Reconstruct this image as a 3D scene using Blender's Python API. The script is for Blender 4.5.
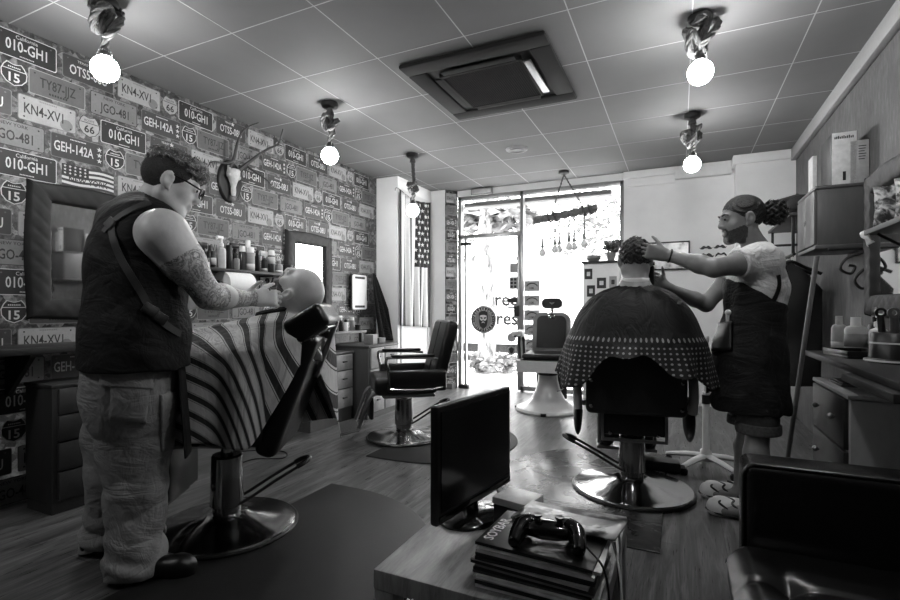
import bpy, bmesh, math, random
import numpy as np
from mathutils import Vector, Matrix, noise
for o in list(bpy.data.objects): bpy.data.objects.remove(o)
SC = bpy.context.scene
COL = SC.collection
PI = math.pi
random.seed(7)
# ---------------------------------------------------------------- camera, sky, sun, exposure
FPX, CAMZ, HORY, YAW = 490.0, 1.1, 307.0, math.atan(230/490)
cd = bpy.data.cameras.new('camera'); cam = bpy.data.objects.new('camera', cd); COL.objects.link(cam)
cam.location = (0, 0, CAMZ); cam.rotation_euler = (PI/2, 0, YAW)
cd.sensor_width = 36; cd.lens = FPX/900*36; cd.shift_y = (HORY-300)/900; cd.clip_start = 0.05
SC.camera = cam
wd = bpy.data.worlds.new('sky'); SC.world = wd; wd.use_nodes = True
wn = wd.node_tree.nodes; wl = wd.node_tree.links
wbg = wn['Background']; wbg.inputs[0].default_value = (1, 1, 1, 1); wbg.inputs[1].default_value = 10.0
SC.view_settings.view_transform = 'Standard'; SC.view_settings.look = 'None'
SC.view_settings.gamma = 1.0; SC.view_settings.use_curve_mapping = False
SC.view_settings.exposure = 0.55
BULB_E = 108.0
# ---------------------------------------------------------------- pixel helper
CT, ST = math.cos(YAW), math.sin(YAW)
def at(px, py, D=None, X=None, Y=None, Z=None):
    u = (px-450)/FPX; v = (HORY-py)/FPX
    dx = -ST+u*CT; dy = CT+u*ST
    if X is not None: D = X/dx
    elif Y is not None: D = Y/dy
    elif Z is not None: D = (Z-CAMZ)/v
    return Vector((D*dx, D*dy, CAMZ+D*v))
RV = Vector((CT, ST, 0)); FV = Vector((-ST, CT, 0)); UP = Vector((0, 0, 1))
# ---------------------------------------------------------------- materials
def srgb(v):
    v /= 255.0
    return v/12.92 if v <= .04045 else ((v+.055)/1.055)**2.4
class NT:
    def __init__(s, name):
        m = bpy.data.materials.new(name); m.use_nodes = True
        s.m = m; s.n = m.node_tree.nodes; s.l = m.node_tree.links
        s.b = s.n['Principled BSDF']; s.out = s.n['Material Output']
    def new(s, t, **kw):
        nd = s.n.new(t)
        for k, v in kw.items(): setattr(nd, k, v)
        return nd
    def link(s, a, b): s.l.new(a, b)
    def coord(s, kind='Object', scale=(1, 1, 1), rot=(0, 0, 0)):
        tc = s.new('ShaderNodeTexCoord'); mp = s.new('ShaderNodeMapping')
        mp.inputs['Scale'].default_value = scale; mp.inputs['Rotation'].default_value = rot
        s.link(tc.outputs[kind], mp.inputs[0]); return mp.outputs[0]
    def noise(s, vec, scale, detail=4, rough=.6, dist=0):
        t = s.new('ShaderNodeTexNoise'); s.link(vec, t.inputs['Vector'])
        t.inputs['Scale'].default_value = scale; t.inputs['Detail'].default_value = detail
        t.inputs['Roughness'].default_value = rough; t.inputs['Distortion'].default_value = dist
        return t.outputs['Fac']
    def ramp(s, fac, stops):
        r = s.new('ShaderNodeValToRGB'); e = r.color_ramp.elements
        while len(e) < len(stops): e.new(.5)
        for q, (p, v) in zip(e, stops): q.position = p; q.color = (v, v, v, 1)
        s.link(fac, r.inputs[0]); return r.outputs[0]
    def math(s, op, a, b=None, c=None):
        t = s.new('ShaderNodeMath', operation=op)
        for i, q in enumerate((a, b, c)):
            if q is None: continue
            if isinstance(q, (int, float)): t.inputs[i].default_value = q
            else: s.link(q, t.inputs[i])
        return t.outputs[0]
    def mix(s, fac, a, b):
        t = s.new('ShaderNodeMix', data_type='RGBA')
        for i, q in ((0, fac), (6, a), (7, b)):
            if isinstance(q, (int, float)): t.inputs[i].default_value = q if i == 0 else (q, q, q, 1)
            else: s.link(q, t.inputs[i])
        return t.outputs[2]
    def bump(s, h, strength=.3, dist=.01):
        t = s.new('ShaderNodeBump'); t.inputs['Strength'].default_value = strength; t.inputs['Distance'].default_value = dist
        s.link(h, t.inputs['Height']); s.link(t.outputs[0], s.b.inputs['Normal'])
    def base(s, c):
        if isinstance(c, (int, float)): s.b.inputs['Base Color'].default_value = (c, c, c, 1)
        else: s.link(c, s.b.inputs['Base Color'])
    def rm(s, r, m=0):
        if isinstance(r, (int, float)): s.b.inputs['Roughness'].default_value = r
        else: s.link(r, s.b.inputs['Roughness'])
        s.b.inputs['Metallic'].default_value = m
        return s
MATS = {}
def plain(name, g, r=.6, metal=0, var=.12, sc=30, bump=0, bsc=200):
    """solid material with a small procedural unevenness; g is the grey as seen in sRGB 0..255"""
    if name in MATS: return MATS[name]
    t = NT(name); v = srgb(g); co = t.coord()
    if var: t.base(t.ramp(t.noise(co, sc), [(.3, v*(1-var)), (.7, min(1, v*(1+var)))]))
    else: t.base(v)
    t.rm(r, metal)
    if bump: t.bump(t.noise(co, bsc, 3), bump, .004)
    MATS[name] = t.m; return t.m
def wood(name, g, scale=(1, 1, 1), r=.5, con=.35, bump=.15):
    if name in MATS: return MATS[name]
    t = NT(name); v = srgb(g); co = t.coord('Object', scale)
    n1 = t.noise(co, 6, 6, .65, .6); n2 = t.noise(co, 40, 3, .6)
    f = t.math('ADD', t.math('MULTIPLY', n1, .75), t.math('MULTIPLY', n2, .25))
    t.base(t.ramp(f, [(.28, v*(1-con)), (.5, v), (.72, min(1, v*(1+con)))])); t.rm(r); t.bump(f, bump, .004)
    MATS[name] = t.m; return t.m
def emit(name, g, strength):
    if name in MATS: return MATS[name]
    t = NT(name); t.base(g); t.b.inputs['Emission Color'].default_value = (1, 1, 1, 1); t.b.inputs['Emission Strength'].default_value = strength
    MATS[name] = t.m; return t.m
def cloth(name, g, r=.85, big=.6, sc=7, var=.1, rot=.6, fine=.15):
    """woven cloth with creases"""
    if name in MATS: return MATS[name]
    t = NT(name); v = srgb(g); co = t.coord()
    t.base(t.ramp(t.noise(co, 24, 4), [(.3, v*(1-var)), (.7, min(1, v*(1+var)))])); t.rm(r)
    n = t.noise(t.coord('Object', (1, 1, 1.9), (rot, .35, .2)), sc, 3, .55, 1.6); n = t.math('ABSOLUTE', t.math('SUBTRACT', n, .5)); n2 = t.noise(t.coord('Object', (1.6, 1.6, 1), (-.5, .4, 0)), sc*1.9, 3, .5, 1.2); n2 = t.math('ABSOLUTE', t.math('SUBTRACT', n2, .5))
    h = t.math('ADD', t.math('MULTIPLY', n, 1.0), t.math('MULTIPLY', n2, .5))
    b1 = t.new('ShaderNodeBump'); b1.inputs['Strength'].default_value = big; b1.inputs['Distance'].default_value = .05; t.link(h, b1.inputs['Height'])
    b2 = t.new('ShaderNodeBump'); b2.inputs['Strength'].default_value = fine; b2.inputs['Distance'].default_value = .002; t.link(t.noise(co, 420, 2), b2.inputs['Height']); t.link(b1.outputs[0], b2.inputs['Normal']); t.link(b2.outputs[0], t.b.inputs['Normal'])
    MATS[name] = t.m; return t.m
# ---------------------------------------------------------------- mesh helpers
def BM(): return bmesh.new()
def add_faces(bm, vs, fs, mat=0, M=None, smooth=True):
    bv = [bm.verts.new(M @ Vector(v) if M is not None else v) for v in vs]
    for f in fs:
        try:
            q = bm.faces.new([bv[i] for i in f]); q.material_index = mat; q.smooth = smooth
        except ValueError: pass
    return bv
def box(bm, lo, hi, bev=0, mat=0, M=None, seg=2):
    t = bmesh.new(); bmesh.ops.create_cube(t, size=1)
    for v in t.verts: v.co = Vector([lo[i]+(v.co[i]+.5)*(hi[i]-lo[i]) for i in range(3)])
    if bev: bmesh.ops.bevel(t, geom=t.edges[:], offset=min(bev, min(abs(hi[i]-lo[i]) for i in range(3))*.49), segments=seg, affect='EDGES', profile=.5)
    merge(bm, t, mat, M)
def merge(bm, t, mat=None, M=None):
    t.verts.index_update()
    vs = [v.co.copy() for v in t.verts]; bv = [bm.verts.new(M @ v if M is not None else v) for v in vs]
    for f in t.faces:
        try:
            q = bm.faces.new([bv[v.index] for v in f.verts]); q.material_index = f.material_index if mat is None else mat; q.smooth = True
        except ValueError: pass
    t.free()
def rings(bm, R, mat=0, caps=True, closed=False):
    n = len(R[0]); V = [[bm.verts.new(p) for p in r] for r in R]
    pairs = list(zip(V, V[1:])) + ([(V[-1], V[0])] if closed else [])
    for a, b in pairs:
        for i in range(n):
            j = (i+1) % n
            try:
                f = bm.faces.new((a[i], a[j], b[j], b[i])); f.material_index = mat; f.smooth = True
            except ValueError: pass
    if caps and not closed:
        for r, fl in ((V[0], True), (V[-1], False)):
            try:
                f = bm.faces.new(r[::-1] if fl else r); f.material_index = mat
            except ValueError: pass
def tube(bm, pts, r, n=10, mat=0, closed=False, flat=1.0, M=None):
    pts = [Vector(p) for p in pts]; N = len(pts)
    rr = r if isinstance(r, (list, tuple)) else [r]*N
    ref = None; R = []
    for i, p in enumerate(pts):
        a = pts[(i-1) % N] if (i > 0 or closed) else p
        b = pts[(i+1) % N] if (i < N-1 or closed) else p
        t = (b-a)
        t = t.normalized() if t.length > 1e-9 else Vector((0, 0, 1))
        if ref is None: ref = Vector((0, 0, 1)) if abs(t.z) < .9 else Vector((1, 0, 0))
        x = t.cross(ref)
        x = x.normalized() if x.length > 1e-6 else t.orthogonal().normalized()
        y = x.cross(t).normalized(); ref = y
        ring = [p+rr[i]*(math.cos(2*PI*k/n)*x+flat*math.sin(2*PI*k/n)*y) for k in range(n)]
        R.append([M @ q for q in ring] if M is not None else ring)
    rings(bm, R, mat, True, closed)
def cyl(bm, p0, p1, r0, r1=None, n=20, mat=0): tube(bm, [p0, p1], [r0, r0 if r1 is None else r1], n, mat)
def spline(pts, k=8, closed=False):
    P = [Vector(p) for p in pts]; out = []; N = len(P)
    g = (lambda i: P[i % N]) if closed else (lambda i: P[max(0, min(N-1, i))])
    for i in range(N if closed else N-1):
        a, b, c, d = g(i-1), g(i), g(i+1), g(i+2)
        for s in range(k):
            t = s/k
            out.append(.5*((2*b)+(c-a)*t+(2*a-5*b+4*c-d)*t*t+(3*b-a-3*c+d)*t**3))
    if not closed: out.append(P[-1])
    return out
def lathe(bm, prof, n=24, mat=0, M=None, caps=True):
    R = []
    for r, z in prof:
        ring = [Vector((max(r, 1e-5)*math.cos(2*PI*k/n), max(r, 1e-5)*math.sin(2*PI*k/n), z)) for k in range(n)]
        R.append([M @ q for q in ring] if M is not None else ring)
    rings(bm, R, mat, caps)
def prism(bm, poly, z0, z1, mat=0, M=None):
    """polygon in xy extruded along z"""
    a = [Vector((x, y, z0)) for x, y in poly]; b = [Vector((x, y, z1)) for x, y in poly]
    if M is not None: a = [M @ q for q in a]; b = [M @ q for q in b]
    rings(bm, [a, b], mat)
def sphere(bm, c, r, nu=16, nv=10, mat=0, M=None):
    c = Vector(c); r = Vector((r, r, r)) if isinstance(r, (int, float)) else Vector(r); R = []
    for j in range(nv+1):
        a = PI*j/nv; s = max(math.sin(a), 1e-4)
        ring = [c+Vector((r.x*s*math.cos(2*PI*k/nu), r.y*s*math.sin(2*PI*k/nu), -r.z*math.cos(a))) for k in range(nu)]
        R.append([M @ q for q in ring] if M is not None else ring)
    rings(bm, R, mat)
def grid(bm, f, nu, nv, mat=0, uv=None):
    """sheet f(i/nu, j/nv); uv stored when a layer name is given"""
    V = [[bm.verts.new(f(i/nu, j/nv)) for j in range(nv+1)] for i in range(nu+1)]
    L = bm.loops.layers.uv.verify() if uv else None
    for i in range(nu):
        for j in range(nv):
            q = bm.faces.new((V[i][j], V[i+1][j], V[i+1][j+1], V[i][j+1])); q.material_index = mat; q.smooth = True
            if L:
                for lp, (a, b) in zip(q.loops, ((i, j), (i+1, j), (i+1, j+1), (i, j+1))): lp[L].uv = uv(a/nu, b/nv)
def frameM(o, x, y, z=None):
    x = Vector(x).normalized(); y = Vector(y)
    z = x.cross(y).normalized() if z is None else Vector(z).normalized(); y = z.cross(x)
    M = Matrix((x, y, z)).transposed().to_4x4(); M.translation = Vector(o); return M
def T(x, y, z, rz=0): return Matrix.Translation((x, y, z)) @ Matrix.Rotation(rz, 4, 'Z')
_txt = {}
def text(bm, s, size, M, mat=0, ws=1.0, bold=0, align='CENTER', depth=0):
    """flat lettering in the xy plane of M, centred"""
    key = (s, bold)
    if key not in _txt:
        c = bpy.data.curves.new('t', 'FONT'); c.body = s; c.size = 1; c.align_x = 'LEFT'; c.resolution_u = 2; c.offset = bold
        o = bpy.data.objects.new('t', c); COL.objects.link(o)
        dg = bpy.context.evaluated_depsgraph_get(); dg.update()
        me = o.evaluated_get(dg).to_mesh()
        vs = [v.co.copy() for v in me.vertices]; fs = [tuple(p.vertices) for p in me.polygons]
        xs = [v.x for v in vs]; ys = [v.y for v in vs]
        _txt[key] = (vs, fs, min(xs), max(xs), min(ys), max(ys))
        bpy.data.objects.remove(o); bpy.data.curves.remove(c)
    vs, fs, x0, x1, y0, y1 = _txt[key]
    cx = (x0+x1)/2 if align == 'CENTER' else x0
    cy = .35
    add_faces(bm, [Vector(((v.x-cx)*size*ws, (v.y-cy)*size, depth)) for v in vs], fs, mat, M, False)
def obj(name, bm, mats, parent=None, sharp=.7, mw=None, sol=0, sub=0, fixn=True):
    if fixn: bmesh.ops.recalc_face_normals(bm, faces=bm.faces[:])
    for e in bm.edges:
        if len(e.link_faces) == 2: e.smooth = e.calc_face_angle(0) < sharp
    for f in bm.faces: f.smooth = True
    me = bpy.data.meshes.new(name); bm.to_mesh(me); bm.free()
    for m in (mats if isinstance(mats, (list, tuple)) else [mats]): me.materials.append(m)
    o = bpy.data.objects.new(name, me); COL.objects.link(o)
    if parent is not None: o.parent = parent
    if mw is not None: o.matrix_local = mw
    if sol:
        s = o.modifiers.new('s', 'SOLIDIFY'); s.thickness = sol; s.offset = 0
    if sub:
        s = o.modifiers.new('d', 'SUBSURF'); s.levels = sub; s.render_levels = sub
    return o
def tag(o, label, cat, group=None, kind=None):
    if label: o['label'] = label
    if cat: o['category'] = cat
    if group: o['group'] = group
    if kind: o['kind'] = kind
    return o
def thing(name, label, cat, loc=(0, 0, 0), rz=0, group=None):
    o = bpy.data.objects.new(name, None); COL.objects.link(o); o.location = loc; o.rotation_euler = (0, 0, rz)
    o.empty_display_size = .1
    return tag(o, label, cat, group)
def struct(name, bm, mats, parent=None, **k):
    o = obj(name, bm, mats, parent, **k)
    if parent is None: o['kind'] = 'structure'
    return o
def dup(root, loc, rz=None, label=None, group=None):
    r = root.copy(); COL.objects.link(r); r.location = loc
    if rz is not None: r.rotation_euler = (0, 0, rz)
    if label: r['label'] = label
    if group: r['group'] = group
    for ch in list(root.children):
        c = ch.copy(); COL.objects.link(c); c.parent = r
        for g in list(ch.children):
            d = g.copy(); COL.objects.link(d); d.parent = c
    return r
# common materials
CHROME = plain('chrome', 165, .14, 1, .03); STEEL = plain('brushed_steel', 150, .3, 1, .05)
BLACK = plain('black_plastic', 15, .35); SATIN = plain('black_metal', 20, .45); GLOSSBLK = plain('gloss_black', 10, .12, 0, 0)
WHITE = plain('white_plastic', 225, .4, 0, .03); GREY = plain('grey_plastic', 130, .45); LEATHER = plain('black_leather', 13, .3, 0, .2, 20, .25, 160)
CREAM = plain('cream_enamel', 200, .25, 0, .04); PAPER = plain('white_paper', 228, .8, 0, .04); DARKCLOTH = plain('black_cloth', 13, .9, 0, .25, 40, .3, 300)
# ================================================================ SETTING
WX, RX, BY, FY, CZ = -3.385, 1.05, 6.1, -2.2, 2.68
pd = bpy.data.lights.new('portal', 'AREA'); pd.shape = 'RECTANGLE'; pd.size = 2.1; pd.size_y = 2.6; pd.cycles.is_portal = True
po = bpy.data.objects.new('portal', pd); COL.objects.link(po); po.location = (-1.69, BY+.02, 1.3); po.rotation_euler = (-PI/2, 0, 0)
# floor: planks running from the camera towards the street
t = NT('laminate'); co = t.coord('Object', (1, 1, 1), (0, 0, PI/2))
br = t.new('ShaderNodeTexBrick'); t.link(co, br.inputs['Vector']); br.inputs['Scale'].default_value = 1
br.inputs['Brick Width'].default_value = 1.25; br.inputs['Row Height'].default_value = .19; br.inputs['Mortar Size'].default_value = .0016
br.inputs['Mortar Smooth'].default_value = .3; br.offset = .37
br.inputs['Color1'].default_value = (.75,)*3+(1,); br.inputs['Color2'].default_value = (1.15,)*3+(1,); br.inputs['Mortar'].default_value = (.25,)*3+(1,)
g = t.coord('Object', (9, .9, 1)); n1 = t.noise(g, 2.2, 7, .62, 1.2); n2 = t.noise(t.coord('Object', (60, 2, 1)), 3, 3, .6)
f = t.math('ADD', t.math('MULTIPLY', n1, .7), t.math('MULTIPLY', n2, .3))
gr = t.ramp(f, [(.3, srgb(34)), (.5, srgb(84)), (.68, srgb(132))])
mx = t.new('ShaderNodeMix', data_type='RGBA', blend_type='MULTIPLY'); mx.inputs[0].default_value = 1
t.link(gr, mx.inputs[6]); t.link(br.outputs['Color'], mx.inputs[7]); t.base(mx.outputs[2]); t.rm(t.ramp(n2, [(.3, .26), (.7, .4)])); t.bump(f, .08, .003)
FLOORM = t.m
b = BM(); box(b, (WX-.1, FY-.1, -.12), (RX+.1, BY+.1, 0)); struct('floor', b, FLOORM)
# ceiling: 600 mm tiles with thin joint strips
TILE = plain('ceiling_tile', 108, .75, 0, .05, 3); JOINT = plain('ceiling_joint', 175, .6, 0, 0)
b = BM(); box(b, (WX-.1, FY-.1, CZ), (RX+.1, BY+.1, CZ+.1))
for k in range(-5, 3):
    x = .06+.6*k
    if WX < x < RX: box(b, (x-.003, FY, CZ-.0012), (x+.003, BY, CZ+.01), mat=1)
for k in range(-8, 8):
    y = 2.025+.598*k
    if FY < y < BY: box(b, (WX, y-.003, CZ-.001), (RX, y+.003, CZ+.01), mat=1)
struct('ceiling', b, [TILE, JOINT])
# left wall and its number-plate wallpaper
t = NT('collage_paper'); co = t.coord()
v = t.new('ShaderNodeTexVoronoi'); v.inputs['Scale'].default_value = 26; t.link(co, v.inputs['Vector'])
t.base(t.ramp(t.math('ADD', t.math('MULTIPLY', t.noise(co, 45, 5, .7), .6), t.math('MULTIPLY', v.outputs['Color'], .4)), [(.3, srgb(35)), (.5, srgb(80)), (.72, srgb(150))])); t.rm(.7)
def worn(name, g, lo=.75):
    t = NT(name); v = srgb(g); co = t.coord(); n = t.math('ADD', t.math('MULTIPLY', t.noise(co, 7, 3), .5), t.math('MULTIPLY', t.noise(co, 60, 4, .7), .5))
    t.base(t.ramp(n, [(.3, v*lo), (.55, v), (.75, min(1, v*1.15))])); t.rm(.55); return t.m
WPM = [t.m, worn('print_black', 26), worn('print_charcoal', 48), worn('print_pale', 146), worn('print_grey', 82), worn('print_silver', 108), worn('print_white', 186, .85), worn('print_ink', 30), worn('print_rim', 100)]
def rrect(w, h, r, n=4):
    out = []
    for cx, cy, a in ((w/2-r, h/2-r, 0), (-w/2+r, h/2-r, PI/2), (-w/2+r, -h/2+r, PI), (w/2-r, -h/2+r, 1.5*PI)):
        for k in range(n+1): out.append((cx+r*math.cos(a+k*PI/2/n), cy+r*math.sin(a+k*PI/2/n)))
    return out
def flat(bm, poly, z, mat=0, M=None, dx=0, dy=0):
    add_faces(bm, [Vector((x+dx, y+dy, z)) for x, y in poly], [tuple(range(len(poly)))], mat, M, False)
def star(r, n=5, q=.4):
    return [((r if k % 2 == 0 else r*q)*math.sin(PI*k/n), (r if k % 2 == 0 else r*q)*math.cos(PI*k/n)) for k in range(2*n)]
def disc(r, n=12): return [(r*math.cos(2*PI*k/n), r*math.sin(2*PI*k/n)) for k in range(n)]
def shield(w, h):
    h2 = h/2; w2 = w/2
    return [(-.1*w2, .86*h2), (-.55*w2, h2), (-.8*w2, .7*h2), (-w2, .2*h2), (-.95*w2, -.3*h2), (-.6*w2, -.75*h2), (0, -h2), (.6*w2, -.75*h2), (.95*w2, -.3*h2), (w2, .2*h2), (.8*w2, .7*h2), (.55*w2, h2), (.1*w2, .86*h2)]
def bars(bm, y, w, h, mat):
    n = max(5, int(w/h*.9))
    for i in range(n): x = -w/2+w*(i+.5)/n; flat(bm, [(x-w/n*.36, y-h/2), (x+w/n*.36, y-h/2), (x+w/n*.3, y+h/2), (x-w/n*.3, y+h/2)], .0013, mat)
_pl = {}
def plate_bm(kind):
    bm = BM(); I = Matrix.Identity(4); w, h = .296, .146
    def body(fill, rim, w=w):
        flat(bm, rrect(w, h, .012), .0004, rim); flat(bm, rrect(w-.008, h-.008, .010), .0007, fill); flat(bm, rrect(w-.016, h-.016, .008), .0009, fill)
        for sx in (-1, 1):
            for sy in ((-1, 1) if kind in ('JGO', 'KN4') else (1,)): flat(bm, disc(.005, 8), .0012, 7 if fill > 2 else 4, None, sx*(w/2-.03), sy*(h/2-.022))
    if kind == '010':
        body(1, 6); text(bm, '010-GH1', .086, I, 6, .64, .012, depth=.0013); text(bm, 'California', .03, Matrix.Translation((0, .05, 0)) @ Matrix.Rotation(.03, 4, 'Z'), 6, .9, 0, depth=.0013); bars(bm, -.055, .07, .006, 6)
    elif kind == 'OTS':
        body(2, 8); text(bm, 'OTS5-08U', .083, Matrix.Translation((0, -.008, 0)), 6, .60, .012, depth=.0013); text(bm, 'TEXAS', .02, Matrix.Translation((-.035, .05, 0)), 6, 1, .01, depth=.0013)
        flat(bm, star(.02), .0014, 6, None, .015, .05)
    elif kind == 'KN4':
        body(3, 8); flat(bm, disc(.034, 20), .001, 5, None, .095, -.035); text(bm, 'KN4-XV1', .083, Matrix.Translation((-.02, .0, 0)), 7, .62, .012, depth=.0013); bars(bm, .058, .09, .008, 5)
    elif kind == 'TY87':
        body(4, 3); flat(bm, rrect(w-.022, h-.022, .008), .001, 4); text(bm, 'TY87-JJZ', .082, Matrix.Translation((0, .008, 0)), 7, .62, .006, depth=.0013); bars(bm, -.046, .10, .012, 7)
    elif kind == 'JGO':
        body(5, 7); text(bm, 'JGO-481', .08, Matrix.Translation((0, -.012, 0)), 7, .64, .014, depth=.0013); text(bm, 'NEW YORK', .026, Matrix.Translation((0, .05, 0)), 7, 1, .01, depth=.0013)
    elif kind == 'GEH':
        body(2, 8); text(bm, 'GEH-142A', .083, Matrix.Translation((-.022, 0, 0)), 6, .59, .012, depth=.0013); bars(bm, .054, .09, .007, 6)
        for k in (-1, 0, 1): flat(bm, star(.017), .0014, 6, None, .122, k*.036)
    elif kind == '15':
        flat(bm, shield(.124, .13), .0004, 6); flat(bm, shield(.114, .12), .0007, 1); flat(bm, [(-.053, .026), (.053, .026), (.053, .022), (-.053, .022)], .001, 6)
        text(bm, '15', .07, Matrix.Translation((0, -.018, 0)), 6, .95, .02, depth=.0013); bars(bm, .038, .06, .007, 6)
    elif kind == '66':
        flat(bm, shield(.124, .132), .0004, 7); flat(bm, shield(.116, .124), .0007, 3); flat(bm, [(-.05, .024), (.05, .024), (.05, .02), (-.05, .02)], .001, 7)
        text(bm, '66', .065, Matrix.Translation((0, -.016, 0)), 7, .95, .02, depth=.0013); text(bm, 'ROUTE', .018, Matrix.Translation((0, .037, 0)), 7, 1, .01, depth=.0013)
    elif kind == 'NYF':
        w2 = .15; 
        for k in range(9):                                           # waving stripes
            y0 = -.066+k*.0147
            def wv(x, y): return (x, y+.008*math.sin(x*22)*(.4+.6*(x+.15)/.3))
            top = [wv(-.15+.3*i/10, y0) for i in range(11)]; bot = [wv(-.15+.3*i/10, y0+.0147) for i in range(11)]
            flat(bm, top+bot[::-1], .0006, 2 if k % 2 == 0 else 6)
        flat(bm, [wv(-.15, 0), wv(.0, 0), wv(.0, .066), wv(-.15, .066)], .0009, 1)
        for i in range(5):
            for j in range(3): flat(bm, star(.009), .0012, 6, None, -.133+i*.028, .012+j*.021)
        text(bm, 'NEW YORK', .05, Matrix.Translation((0, -.02, 0)), 7, .85, .02, depth=.0014)
    return bm
def stamp(bm, kind, M):
    if kind not in _pl:
        q = plate_bm(kind); q.verts.index_update()
        _pl[kind] = ([v.co.copy() for v in q.verts], [(tuple(v.index for v in f.verts), f.material_index) for f in q.faces]); q.free()
    vs, fs = _pl[kind]; bv = [bm.verts.new(M @ v) for v in vs]
    for f, m in fs:
        q = bm.faces.new([bv[i] for i in f]); q.material_index = m
CYC = 1.085
CA = [('010', .15), ('OTS', .475), ('KN4', .797), ('66', 1.02)]
CB = [('15', .06), ('TY87', .275), ('JGO', .60), ('GEH', .926)]
def paper(bm, f, y0, y1, rows):
    """plates between y0 and y1 on the wall; f(y, z) gives the frame of a plate"""
    for r in rows:
        zc = 2.646-.1666*r-.073; cyc, s0 = (CA, 1.36) if r % 2 == 0 else (CB, 1.391)
        s0 -= (CYC/2)*(r//2)
        for k in range(-8, 9):
            for kind, off in cyc:
                y = s0+k*CYC+off; hw = .06 if kind in ('15', '66') else .15
                if y-hw < y0-.002 or y+hw > y1+.002: continue
                if r == 4 and kind == 'OTS' and 1.6 < y < 2.1: kind = 'NYF'
                stamp(bm, kind, f(y, zc))
b = BM(); box(b, (WX-.1, FY-.1, 0), (WX, BY, CZ))
paper(b, lambda y, z: frameM((WX, y, z), (0, 1, 0), (0, 0, 1)), -.1, 5.09, range(0, 16))
struct('wall_left', b, WPM, fixn=False)
PLASTER = plain('white_plaster', 228, .8, 0, .04, 4, .05, 60)
b = BM(); box(b, (WX, 5.08, 0), (-3.08, BY, CZ)); box(b, (-3.08, 5.95, 0), (-2.86, BY, CZ)); struct('wall_back_left', b, PLASTER)
# papered reveal beside the shop door
b = BM(); prism(b, [(-2.86, 5.94), (-2.75, 6.09), (-2.75, 6.1), (-2.86, 6.1)], 0, CZ)
xa = Vector((.11, .15, 0)).normalized()
for r in range(16):
    stamp(b, ['KN4', 'OTS', 'JGO', '010', 'GEH', 'TY87'][(r*5) % 6], frameM((-2.805+.0004, 6.015-.0004, 2.573-.1666*r), xa, (0, 0, 1)) @ Matrix.Diagonal((.55, .9, 1, 1)))
struct('trim_1', b, WPM, fixn=False)
# right wall: grey concrete-look paper
t = NT('concrete_paper'); co = t.coord()
n = t.math('ADD', t.math('MULTIPLY', t.noise(co, 3, 4), .4), t.math('MULTIPLY', t.noise(t.coord('Object', (1, 6, 1.2)), 9, 6, .7, .5), .6))
t.base(t.ramp(n, [(.3, srgb(58)), (.5, srgb(84)), (.7, srgb(112))])); t.rm(.75); t.bump(n, .15, .01); CONC = t.m
b = BM(); box(b, (RX, FY-.1, 0), (RX+.1, BY, CZ)); struct('wall_right', b, CONC)
b = BM(); box(b, (RX-.045, FY, 2.565), (RX, 5.9, CZ), .006); struct('trim_2', b, plain('trim_paint', 150, .7, 0, .04))
b = BM(); box(b, (-.6, BY, 0), (RX+.1, BY+.15, CZ)); box(b, (.53, 5.9, 0), (RX, BY, CZ), 0); box(b, (.50, 5.87, 2.585), (RX, BY, CZ), .008)
struct('wall_back', b, PLASTER)
b = BM(); box(b, (-.6, BY-.05, 2.60), (.5, BY, CZ), .006); box(b, (-.05, BY-.075, 2.53), (.5, BY-.01, 2.63), .006); box(b, (-.56, BY-.025, 2.50), (-.05, BY, 2.525), .004)
struct('trim_3', b, PLASTER)
b = BM(); box(b, (WX-.1, FY-.1, 0), (RX+.1, FY, CZ)); struct('wall_front', b, plain('dark_rear_wall', 40, .8))
b = BM(); box(b, (-2.86, BY, 2.6), (-.6, BY+.15, CZ)); struct('trim_4', b, PLASTER)
b = BM(); box(b, (-3.08, 5.09, 0), (-3.068, 5.95, .08), .003); box(b, (-3.08, 5.938, 0), (-2.86, 5.95, .08), .003); box(b, (WX, 5.068, 0), (-3.068, 5.08, .08)); box(b, (-2.87, 5.93, 0), (-2.75, 6.08, .07)); struct('baseboard_back', b, plain('dark_skirting', 70, .5))
# pale door with its casing behind the flag
b = BM(); 
for y in (5.17, 5.86): box(b, (-3.08, y-.03, 0), (-3.062, y+.03, 2.47), .004)
box(b, (-3.08, 5.14, 2.47), (-3.062, 5.89, 2.53), .004); box(b, (-3.08, 5.2, .01), (-3.072, 5.83, 2.47), .002); struct('door_1', b, plain('door_paint', 215, .5, 0, .03))
# ---------------------------------------------------------------- shopfront
ALU = plain('aluminium', 150, .35, .6, .06)
t = NT('clear_glass'); tr = t.new('ShaderNodeBsdfTransparent'); gl = t.new('ShaderNodeBsdfGlossy'); gl.inputs['Roughness'].default_value = .02
mxs = t.new('ShaderNodeMixShader'); mxs.inputs[0].default_value = .05; t.link(tr.outputs[0], mxs.inputs[1]); t.link(gl.outputs[0], mxs.inputs[2]); t.link(mxs.outputs[0], t.out.inputs[0]); GLASS = t.m
def shopframe(name, x0, x1, bars, panes, **k):
    b = BM()
    for lo, hi in bars: box(b, lo, hi, .005)
    f = struct(name, b, ALU)
    b = BM()
    for (xa, za, xb, zb) in panes: box(b, (xa, BY+.045, za), (xb, BY+.051, zb))
    struct('pane', b, GLASS, f); return f
y0, y1 = BY+.01, BY+.09
win = shopframe('window_1', -1.85, -.6, [((-1.87, y0, 0), (-1.825, y1, 2.6)), ((-.645, y0, 0), (-.6, y1, 2.6)), ((-1.87, y0, 2.55), (-.6, y1, 2.6)), ((-1.87, y0, .02), (-.6, y1, .08))],
    [(-1.83, .07, -.64, 2.56)])
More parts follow.
